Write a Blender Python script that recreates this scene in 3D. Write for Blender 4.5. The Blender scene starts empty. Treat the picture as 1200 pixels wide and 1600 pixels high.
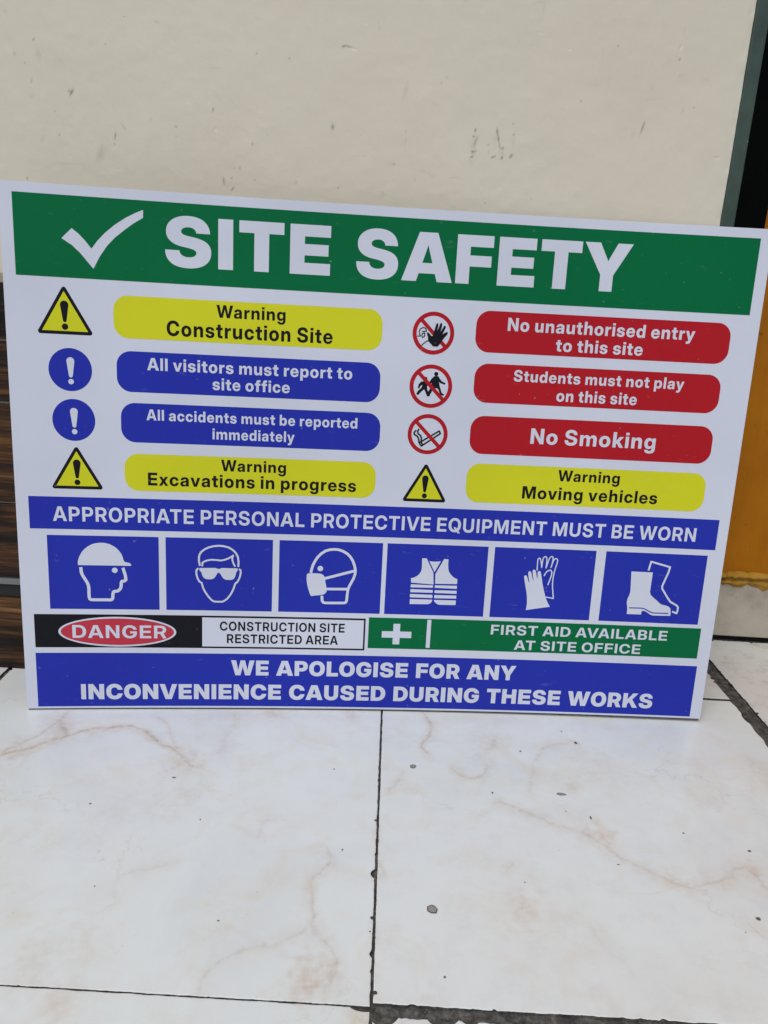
import bpy, bmesh, math, random
import numpy as np
from mathutils import Vector, Matrix
from mathutils.geometry import delaunay_2d_cdt

random.seed(7)
RNG = np.random.default_rng(7)
scene = bpy.context.scene
COL = scene.collection

# ------------------------------------------------------------------ camera
F_PX, PITCH, ROLL, CAM_H = 1189.04, 0.27449, 0.05951, 0.52761
fw = Vector((0, math.cos(PITCH), -math.sin(PITCH)))
up = Vector((0, math.sin(PITCH), math.cos(PITCH)))
rt = Vector((1, 0, 0))
cr, sr = math.cos(ROLL), math.sin(ROLL)
rt, up = rt * cr + up * sr, up * cr - rt * sr
cam_data = bpy.data.cameras.new('camera')
cam = bpy.data.objects.new('camera', cam_data)
COL.objects.link(cam)
m3 = Matrix((rt, up, -fw)).transposed()
cam.matrix_world = Matrix.Translation((0, 0, CAM_H)) @ m3.to_4x4()
cam_data.sensor_fit = 'VERTICAL'
cam_data.sensor_height = 36.0
cam_data.lens = F_PX / 1600 * 36.0
cam_data.clip_start = 0.02
cam_data.clip_end = 200
scene.camera = cam

# ------------------------------------------------------------------ light: overcast daylight
SUN_EL, SUN_AZ = math.radians(58), math.radians(200)    # azimuth clockwise from +Y (the wall side)
world = bpy.data.worlds.new('World')
scene.world = world
world.use_nodes = True
wn, wl = world.node_tree.nodes, world.node_tree.links
wn.clear()
sky = wn.new('ShaderNodeTexSky')
sky.sky_type = 'NISHITA'
sky.sun_disc = False
sky.sun_elevation = SUN_EL
sky.sun_rotation = SUN_AZ
sky.air_density = 1.0
sky.dust_density = 2.0
sky.ozone_density = 0.4
bg = wn.new('ShaderNodeBackground')
bg.inputs['Strength'].default_value = 0.10
wo = wn.new('ShaderNodeOutputWorld')
wl.new(sky.outputs[0], bg.inputs[0])
wl.new(bg.outputs[0], wo.inputs[0])
sd = bpy.data.lights.new('sun', 'SUN')
sd.energy = 1.28
sd.angle = math.radians(35)
sd.color = (0.97, 1.0, 0.94)
sun = bpy.data.objects.new('sun', sd)
COL.objects.link(sun)
d = Vector((math.sin(SUN_AZ) * math.cos(SUN_EL), math.cos(SUN_AZ) * math.cos(SUN_EL), math.sin(SUN_EL)))
sun.rotation_euler = d.to_track_quat('Z', 'Y').to_euler()
sun.location = d * 5
vs = scene.view_settings
vs.view_transform = 'Standard'
vs.look = 'None'
vs.gamma = 1.0
vs.use_curve_mapping = False
vs.exposure = 0.22

# ------------------------------------------------------------------ measured print data (millimetres on the board face)
CAPTION = {
'A': '1005|4,0 349,1000 655,1000 1001,0 742,0 601,451 *569,558 *506,777 471,907 535,907 *499,777 *435,558 402,451 256,0/237,199 237,382 769,382 769,199',
'C': '1000|516,-16 *379,-16 *162,107 *37,338 37,499 *37,662 *162,893 *379,1016 516,1016 *607,1016 *761,963 *879,863 *953,724 965,639 730,639 *722,680 *685,744 *631,789 *561,813 520,813 *441,813 *330,737 *271,597 271,499 *271,403 *329,263 *441,187 520,187 *561,187 *630,210 *685,255 *722,319 730,360 965,360 *953,275 *879,136 *760,37 *607,-16',
'E': '847|67,0 67,1000 805,1000 805,802 300,802 300,599 767,599 767,407 300,407 300,198 805,198 805,0',
'M': '1244|67,0 67,1000 410,1000 548,589 *559,554 *588,454 *618,344 *645,244 653,210 594,210 *602,244 *628,344 *658,454 *687,554 697,589 833,1000 1177,1000 1177,0 949,0 949,444 *949,477 *951,576 *955,689 *958,806 958,858 985,858 *970,803 *937,685 *905,572 *877,476 867,444 717,0 528,0 376,444 *366,476 *337,572 *304,685 *270,803 254,858 286,858 *287,806 *289,689 *293,576 *295,477 295,444 295,0',
'N': '1003|67,0 67,1000 309,1000 602,531 *617,507 *664,425 *716,330 739,288 712,226 *709,274 *705,400 *704,517 704,551 704,1000 936,1000 936,0 694,0 426,428 *407,458 *350,555 *283,677 247,743 290,763 *294,691 *299,559 *300,457 300,428 300,0',
'S': '913|460,-16 *328,-16 *143,65 *46,220 46,330 268,330 *270,280 *317,209 *403,172 462,172 *515,172 *593,200 *637,251 637,285 *637,315 *601,358 *524,391 463,404 360,425 *213,456 *65,598 65,707 *65,799 *163,938 *339,1016 455,1016 *574,1016 *746,938 *841,792 844,690 628,690 *623,754 *532,828 457,828 *411,828 *339,800 *298,750 298,718 *298,689 *332,649 *404,618 462,606 552,587 *635,571 *754,521 *830,451 *867,359 867,302 *867,202 *770,60 *587,-16',
'W': '1390|271,0 4,1000 254,1000 358,542 *373,477 *398,344 *423,213 434,146 385,146 *398,213 *424,344 *452,477 468,542 579,1000 811,1000 922,542 *937,477 *966,344 *992,213 1005,146 955,146 *967,213 *991,344 *1017,477 1031,542 1136,1000 1386,1000 1118,0 860,0 729,516 *714,573 *684,723 662,822 727,822 *705,723 *676,573 661,516 529,0',
'a': '775|283,-12 *212,-12 *102,34 *39,128 39,198 *39,258 *83,339 *159,389 *259,416 315,420 *379,426 *455,439 *489,462 489,484 489,488 *489,510 *463,544 *418,563 385,563 *353,563 *303,543 *275,506 272,481 65,481 *70,557 *148,665 *292,724 393,724 *469,724 *587,691 *668,627 *709,536 709,478 709,0 491,0 491,100 489,100 *468,62 *411,13 *334,-12/349,136 *390,136 *454,166 *490,220 490,256 490,322 *481,318 *455,310 *422,303 *383,296 360,292 *329,287 *280,266 *251,232 251,208 *251,185 *276,153 *320,136',
'b': '835|492,-15 *446,-15 *366,12 *306,68 287,109 286,109 286,0 66,0 66,1000 289,1000 289,613 289,613 *312,651 *372,700 *449,724 494,724 *585,724 *721,630 *799,464 799,355 *799,244 *723,77 *586,-15/431,164 *475,164 *539,209 *574,295 574,355 *574,416 *539,501 *475,546 431,546 *386,546 *317,499 *279,414 279,355 *279,297 *317,211 *386,164',
'c': '777|400,-16 *291,-16 *127,77 *36,244 36,354 *36,464 *127,631 *291,725 400,725 *473,725 *595,682 *686,604 *739,498 744,433 529,433 *525,459 *506,501 *474,531 *431,548 404,548 *359,548 *295,501 *261,414 261,354 *261,295 *295,208 *359,161 404,161 *431,161 *473,177 *505,208 *524,251 528,277 744,277 *741,213 *689,106 *598,27 *474,-16',
'd': '835|342,-15 *250,-15 *112,77 *36,244 36,355 *36,464 *113,630 *251,724 341,724 *387,724 *463,700 *523,651 545,613 546,613 546,1000 769,1000 769,0 549,0 549,109 548,109 *529,68 *468,12 *389,-15/404,164 *449,164 *518,211 *556,297 556,355 *556,414 *518,499 *449,546 404,546 *360,546 *296,501 *261,416 261,355 *261,295 *296,209 *360,164',
'e': '782|398,-16 *290,-16 *127,79 *36,246 36,354 *36,462 *127,630 *288,725 392,725 *472,725 *602,672 *697,574 *749,440 749,359 749,299 110,299 110,434 644,434 543,406 *543,453 *507,522 *443,559 398,559 *353,559 *288,522 *253,453 253,406 253,308 *253,259 *289,186 *358,146 406,146 *441,146 *496,166 *534,202 542,226 744,226 *731,155 *634,46 *487,-16',
'f': '537|510,709 510,536 12,536 12,709/141,0 141,790 *141,861 *195,954 *303,1000 385,1000 *424,1000 *495,1000 510,1000 510,827 *501,827 *456,827 440,827 *399,827 *364,793 364,752 364,0',
'g': '835|411,-290 *305,-290 *161,-230 *82,-125 71,-56 284,-56 *291,-79 *325,-113 *378,-131 411,-131 *478,-131 *548,-57 548,15 548,124 547,124 *528,83 *468,29 *389,4 342,4 *250,4 *112,95 *36,257 36,361 *36,467 *113,631 *251,724 341,724 *387,724 *464,698 *526,647 547,609 548,609 548,709 769,709 769,36 *769,-79 *681,-222 *521,-290/404,179 *449,179 *518,225 *556,309 556,365 *556,421 *518,505 *449,550 404,550 *360,550 *296,506 *261,423 261,365 *261,307 *296,223 *360,179',
'h': '821|289,387 289,0 66,0 66,1000 289,1000 289,520 251,520 *285,614 *409,724 510,724 *587,724 *696,658 *755,533 755,445 755,0 532,0 532,400 *532,465 *470,533 413,533 *376,533 *319,502 *289,437',
'i': '335|57,0 57,745 278,745 278,0/57,832 57,1000 278,1000 278,832',
'k': '774|267,189 267,452 291,452 515,709 772,709 459,346 402,346/66,0 66,1000 289,1000 289,0/527,0 323,297 469,452 785,0',
'l': '335|57,0 57,1000 278,1000 278,0',
'm': '1233|66,0 66,709 280,709 280,545 269,545 *287,606 *355,685 *446,724 496,724 *577,724 *698,631 710,545 690,545 *702,602 *772,682 *872,724 929,724 *998,724 *1106,664 *1168,551 1168,471 1168,0 945,0 945,424 *945,482 *883,543 835,543 *801,543 *751,512 *723,457 723,420 723,0 510,0 510,427 *510,480 *450,543 402,543 *370,543 *318,512 *289,455 289,414 289,0',
'n': '821|289,387 289,0 66,0 66,709 285,709 285,520 251,520 *285,614 *409,724 510,724 *587,724 *696,658 *755,533 755,445 755,0 532,0 532,400 *532,465 *470,533 413,533 *376,533 *319,502 *289,437',
'o': '811|406,-16 *296,-16 *129,76 *36,242 36,354 *36,466 *129,632 *296,725 406,725 *516,725 *682,632 *775,466 775,354 *775,242 *682,76 *516,-16/406,162 *448,162 *513,207 *550,293 550,354 *550,416 *513,501 *448,547 406,547 *364,547 *298,502 *261,416 261,354 *261,293 *298,207 *364,162',
'p': '835|66,-281 66,709 286,709 286,615 289,615 *310,652 *371,700 *449,724 494,724 *585,724 *721,630 *799,464 799,355 *799,244 *723,77 *586,-15 492,-15 *446,-15 *369,12 *310,66 291,105 289,105 289,-281/431,164 *475,164 *539,209 *574,295 574,355 *574,416 *539,501 *475,546 431,546 *386,546 *317,499 *279,414 279,355 *279,297 *317,211 *386,164',
'r': '534|66,0 66,709 281,709 281,585 283,585 *302,652 *385,712 456,712 *475,712 *505,711 518,711 518,526 *506,526 *454,528 428,528 *387,528 *324,491 *289,420 289,368 289,0',
's': '734|374,-18 *277,-18 *128,41 *39,151 32,226 252,226 *257,185 *318,137 370,137 *420,137 *476,173 476,201 *476,226 *431,256 389,264 261,287 *157,306 *48,412 48,495 *48,564 *124,667 *264,723 362,723 *459,723 *602,664 *682,555 684,480 479,480 *478,518 *417,570 369,570 *322,570 *270,533 270,505 *270,482 *312,451 349,443 490,417 *599,397 *702,303 702,224 *702,152 *620,43 *472,-18',
't': '531|502,709 502,536 12,536 12,709/134,902 357,902 357,233 *357,199 *384,173 423,173 *441,173 *490,173 502,173 502,0 *484,0 *413,0 376,0 *250,0 *134,95 134,197',
'u': '821|311,-15 *235,-15 *124,51 *66,176 66,264 66,709 289,709 289,309 *289,244 *351,175 408,175 *445,175 *501,207 *532,272 532,321 532,709 755,709 755,0 535,0 535,188 569,188 *536,95 *412,-15',
'v': '779|264,0 4,709 237,709 343,376 *364,310 *401,178 419,112 366,112 *384,178 *420,310 440,376 544,709 775,709 515,0',
'x': '751|4,0 287,408 282,320 22,709 263,709 315,622 *342,575 *388,491 411,448 346,448 *370,491 *417,575 444,622 498,709 735,709 467,320 472,408 747,0 504,0 446,93 *420,138 *373,220 350,261 404,261 *380,220 *333,138 305,93 246,0',
'y': '779|87,-281 87,-107 183,-107 *207,-107 *236,-93 *254,-62 263,-35 277,2 4,709 237,709 345,376 *366,311 *404,178 422,112 359,112 *376,178 *413,311 435,376 544,709 775,709 468,-102 *444,-165 *381,-244 *294,-281 236,-281 *200,-281 *123,-281',
}
BOLD = {
'A': '984|6,0 356,1000 627,1000 978,0 745,0 590,482 *560,579 *499,785 464,914 521,914 *485,785 *423,579 393,482 233,0/230,215 230,383 754,383 754,215',
'B': '886|74,0 74,1000 475,1000 *584,1000 *734,935 *813,820 813,743 *813,686 *769,596 *688,537 633,523 633,522 *694,516 *792,456 *850,353 850,282 *850,199 *769,71 *613,0 499,0/279,165 470,165 *548,165 *635,232 635,294 *635,335 *596,395 *524,428 472,428 279,428/279,585 460,585 *505,585 *569,616 *603,672 603,710 *603,768 *527,835 460,835 279,835',
'C': '998|517,-16 *380,-16 *165,109 *42,340 42,499 *42,660 *165,891 *380,1016 517,1016 *605,1016 *756,964 *872,867 *947,731 959,646 747,646 *738,690 *698,759 *639,806 *564,831 520,831 *436,831 *316,750 *253,601 253,499 *253,398 *316,250 *436,169 520,169 *564,169 *639,193 *697,241 *737,309 747,352 959,352 *947,268 *872,133 *756,36 *605,-16',
'D': '964|428,0 169,0 169,177 417,177 *517,177 *648,251 *711,396 711,501 *711,605 *648,749 *518,823 419,823 165,823 165,1000 432,1000 *583,1000 *803,878 *923,654 923,501 *923,347 *803,122 *582,0/284,1000 284,0 74,0 74,1000',
'E': '837|74,0 74,1000 794,1000 794,820 284,820 284,593 755,593 755,417 284,417 284,180 794,180 794,0',
'F': '801|74,0 74,1000 771,1000 771,820 284,820 284,577 738,577 738,403 284,403 284,0',
'G': '1012|518,-16 *376,-16 *162,113 *42,345 42,499 *42,660 *165,891 *380,1016 515,1016 *601,1016 *753,966 *871,872 *946,743 955,664 742,664 *734,702 *696,764 *639,807 *566,831 521,831 *438,831 *317,750 *253,602 253,499 *253,398 *318,249 *439,169 523,169 *593,169 *698,222 *757,315 757,378 806,374 540,374 540,533 962,533 962,404 *962,280 *848,91 *648,-16',
'I': '357|74,0 74,1000 283,1000 283,0',
'L': '766|74,0 74,1000 284,1000 284,180 737,180 737,0',
'M': '1231|74,0 74,1000 380,1000 542,541 *552,509 *580,417 *610,315 *635,223 643,192 591,192 *599,223 *624,315 *653,417 *681,509 690,541 850,1000 1157,1000 1157,0 951,0 951,471 *951,505 *953,598 *956,705 *959,814 959,862 984,862 *969,809 *936,697 *905,591 *878,502 868,471 701,0 531,0 362,471 *352,502 *323,591 *292,697 *258,809 242,862 272,862 *272,814 *275,705 *278,598 *280,505 280,471 280,0',
'N': '998|74,0 74,1000 294,1000 612,494 *627,471 *672,391 *723,300 746,258 722,204 *720,250 *716,369 *714,480 714,511 714,1000 924,1000 924,0 703,0 414,459 *397,487 *341,581 *273,701 237,767 274,790 *278,716 *283,586 *284,487 284,459 284,0',
'O': '1027|514,-16 *379,-16 *165,109 *42,341 42,499 *42,659 *165,891 *379,1016 514,1016 *648,1016 *862,891 *986,659 986,499 *986,340 *862,109 *648,-16/514,169 *590,169 *708,247 *774,394 774,499 *774,605 *708,753 *590,831 514,831 *437,831 *320,753 *253,605 253,499 *253,394 *320,247 *437,169',
'P': '869|74,0 74,1000 469,1000 *582,1000 *747,920 *837,772 837,671 *837,570 *746,422 *580,342 467,342 190,342 190,518 456,518 *510,518 *588,555 *631,624 631,671 *631,718 *588,787 *510,824 456,824 284,824 284,0',
'Q': '1027|432,345 609,345 701,228 785,128 956,-83 765,-83 654,59 588,140/514,-16 *379,-16 *165,109 *42,341 42,499 *42,659 *165,891 *379,1016 514,1016 *648,1016 *862,891 *986,659 986,499 *986,340 *862,109 *648,-16/514,169 *590,169 *708,247 *774,394 774,499 *774,605 *708,753 *590,831 514,831 *437,831 *320,753 *253,605 253,499 *253,394 *320,247 *437,169',
'R': '895|74,0 74,1000 475,1000 *588,1000 *753,920 *842,772 842,671 *842,572 *748,426 *578,348 463,348 200,348 200,516 462,516 *516,516 *594,554 *637,624 637,671 *637,718 *594,787 *516,825 462,825 284,825 284,0/640,0 412,452 632,452 865,0',
'S': '899|454,-16 *325,-16 *143,65 *47,220 47,328 249,328 *251,274 *300,197 *392,156 456,156 *512,156 *597,187 *644,244 644,282 *644,314 *607,361 *529,397 465,411 360,433 *212,465 *66,604 66,711 *66,803 *162,940 *333,1016 447,1016 *563,1016 *731,938 *825,794 828,693 631,693 *626,763 *528,844 449,844 *398,844 *321,813 *276,758 276,722 *276,691 *311,647 *387,613 448,600 543,580 *623,563 *740,512 *816,443 *852,353 852,296 *852,200 *756,59 *577,-16',
'T': '874|30,820 30,1000 845,1000 845,820 542,820 542,0 333,0 333,820',
'U': '968|484,-16 *359,-16 *174,76 *71,241 71,349 71,1000 277,1000 277,366 *277,308 *328,217 *421,165 484,165 *547,165 *640,217 *691,307 691,366 691,1000 897,1000 897,349 *897,240 *794,76 *609,-16',
'V': '973|356,0 6,1000 234,1000 394,518 *423,426 *486,211 523,86 462,86 *498,211 *559,426 587,518 741,1000 967,1000 624,0',
'W': '1373|274,0 6,1000 230,1000 346,509 *360,446 *385,321 *409,197 420,134 378,134 *390,197 *415,321 *442,446 457,509 580,1000 793,1000 915,509 *930,446 *957,321 *983,197 995,134 951,134 *963,197 *987,321 *1013,446 1026,509 1142,1000 1367,1000 1098,0 864,0 723,542 *708,601 *678,748 657,840 715,840 *694,748 *665,601 649,542 509,0',
}
HEAVY = {
'A': '1050|0,0 336,1000 711,1000 1050,0 736,0 624,388 *588,514 *519,760 487,893 562,893 *529,760 *459,514 421,388 305,0/250,164 250,379 801,379 801,164',
'C': '1003|513,-16 *377,-16 *156,103 *27,334 27,499 *27,666 *156,897 *377,1016 513,1016 *609,1016 *770,960 *891,856 *967,711 977,623 696,623 *690,658 *660,715 *614,754 *554,774 518,774 *450,774 *357,710 *309,587 309,499 *309,412 *356,290 *450,226 518,226 *554,226 *613,246 *659,285 *689,341 696,376 977,376 *966,287 *891,143 *769,40 *609,-16',
'D': '977|444,0 170,0 170,231 431,231 *512,231 *617,289 *668,409 668,499 *668,591 *616,711 *507,769 423,769 166,769 166,1000 440,1000 *595,1000 *824,877 *950,652 950,499 *950,348 *826,123 *599,0/333,1000 333,0 54,0 54,1000',
'E': '868|54,0 54,1000 828,1000 828,764 333,764 333,613 790,613 790,385 333,385 333,236 828,236 828,0',
'F': '832|54,0 54,1000 805,1000 805,764 333,764 333,587 778,587 778,360 333,360 333,0',
'G': '1017|518,-16 *369,-16 *148,110 *27,342 27,499 *27,666 *156,897 *377,1016 513,1016 *604,1016 *765,965 *889,869 *966,737 972,655 688,655 *683,683 *657,728 *616,758 *560,774 524,774 *454,774 *358,711 *309,589 309,499 *309,411 *358,289 *456,226 528,226 *587,226 *666,260 *707,323 707,364 765,359 526,359 526,558 980,558 980,414 *980,284 *864,91 *657,-16',
'H': '999|54,0 54,1000 333,1000 333,626 666,626 666,1000 945,1000 945,0 666,0 666,390 333,390 333,0',
'I': '387|54,0 54,1000 333,1000 333,0',
'K': '1002|260,143 260,482 *293,526 *361,613 *428,699 462,743 660,1000 983,1000 565,485 540,485/54,0 54,1000 333,1000 333,785 333,497 333,365 333,0/683,0 442,402 608,611 1002,0',
'L': '791|54,0 54,1000 333,1000 333,236 764,236 764,0',
'N': '1015|54,0 54,1000 338,1000 582,607 *598,582 *647,494 *701,393 725,349 691,271 *688,326 *684,464 *682,594 682,634 682,1000 961,1000 961,0 677,0 449,365 *429,398 *369,501 *301,627 267,693 322,709 *328,638 *332,503 *333,395 333,365 333,0',
'O': '1026|513,-16 *377,-16 *156,103 *27,334 27,499 *27,666 *156,897 *377,1016 513,1016 *649,1016 *869,897 *999,666 999,499 *999,333 *869,103 *649,-16/513,226 *579,226 *670,291 *717,413 717,499 *717,586 *670,709 *579,774 513,774 *448,774 *356,709 *309,586 309,499 *309,413 *356,291 *448,226',
'P': '891|54,0 54,1000 479,1000 *598,1000 *772,915 *867,758 867,651 *867,544 *772,387 *598,302 479,302 214,302 214,532 458,532 *500,532 *561,561 *595,615 595,651 *595,688 *561,741 *500,770 458,770 333,770 333,0',
'R': '915|54,0 54,1000 479,1000 *598,1000 *772,915 *867,758 867,651 *867,547 *768,395 *588,313 464,313 226,313 226,529 458,529 *500,529 *561,560 *595,615 595,651 *595,688 *561,742 *500,773 458,773 333,773 333,0/607,0 390,454 675,454 898,0',
'S': '942|472,-16 *334,-16 *142,64 *43,221 43,333 307,333 *309,293 *351,235 *426,204 476,204 *520,204 *586,226 *623,266 623,292 *623,316 *588,352 *515,379 459,390 360,409 *215,436 *62,585 62,697 *62,792 *165,936 *349,1016 470,1016 *595,1016 *775,937 *874,788 878,683 621,683 *617,736 *538,796 476,796 *437,796 *377,774 *342,736 342,710 *342,686 *373,652 *440,628 491,618 572,603 *658,587 *782,538 *861,466 *899,372 899,313 *899,208 *799,61 *608,-16',
'T': '902|27,764 27,1000 875,1000 875,764 591,764 591,0 311,0 311,764',
'U': '969|485,-16 *354,-16 *160,76 *54,243 54,356 54,1000 325,1000 325,379 *325,332 *366,260 *438,219 485,219 *532,219 *603,260 *644,332 644,379 644,1000 915,1000 915,356 *915,243 *809,76 *615,-16',
'V': '1031|336,0 0,1000 307,1000 423,612 *461,486 *531,233 564,107 483,107 *515,233 *581,486 617,612 728,1000 1031,1000 706,0',
'W': '1426|265,0 0,1000 303,1000 383,612 *399,539 *426,392 *452,246 464,172 399,172 *413,246 *442,392 *472,539 489,612 577,1000 848,1000 937,612 *954,539 *984,392 *1012,246 1026,172 961,172 *974,246 *999,392 *1027,539 1042,612 1122,1000 1426,1000 1160,0 854,0 740,462 *728,515 *697,671 672,784 754,784 *728,671 *699,515 685,462 572,0',
'Y': '1004|372,0 372,341 0,1000 319,1000 463,719 *481,685 *513,615 530,580 490,580 *505,615 *535,685 552,719 687,1000 1004,1000 642,341 642,0',
}
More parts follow.
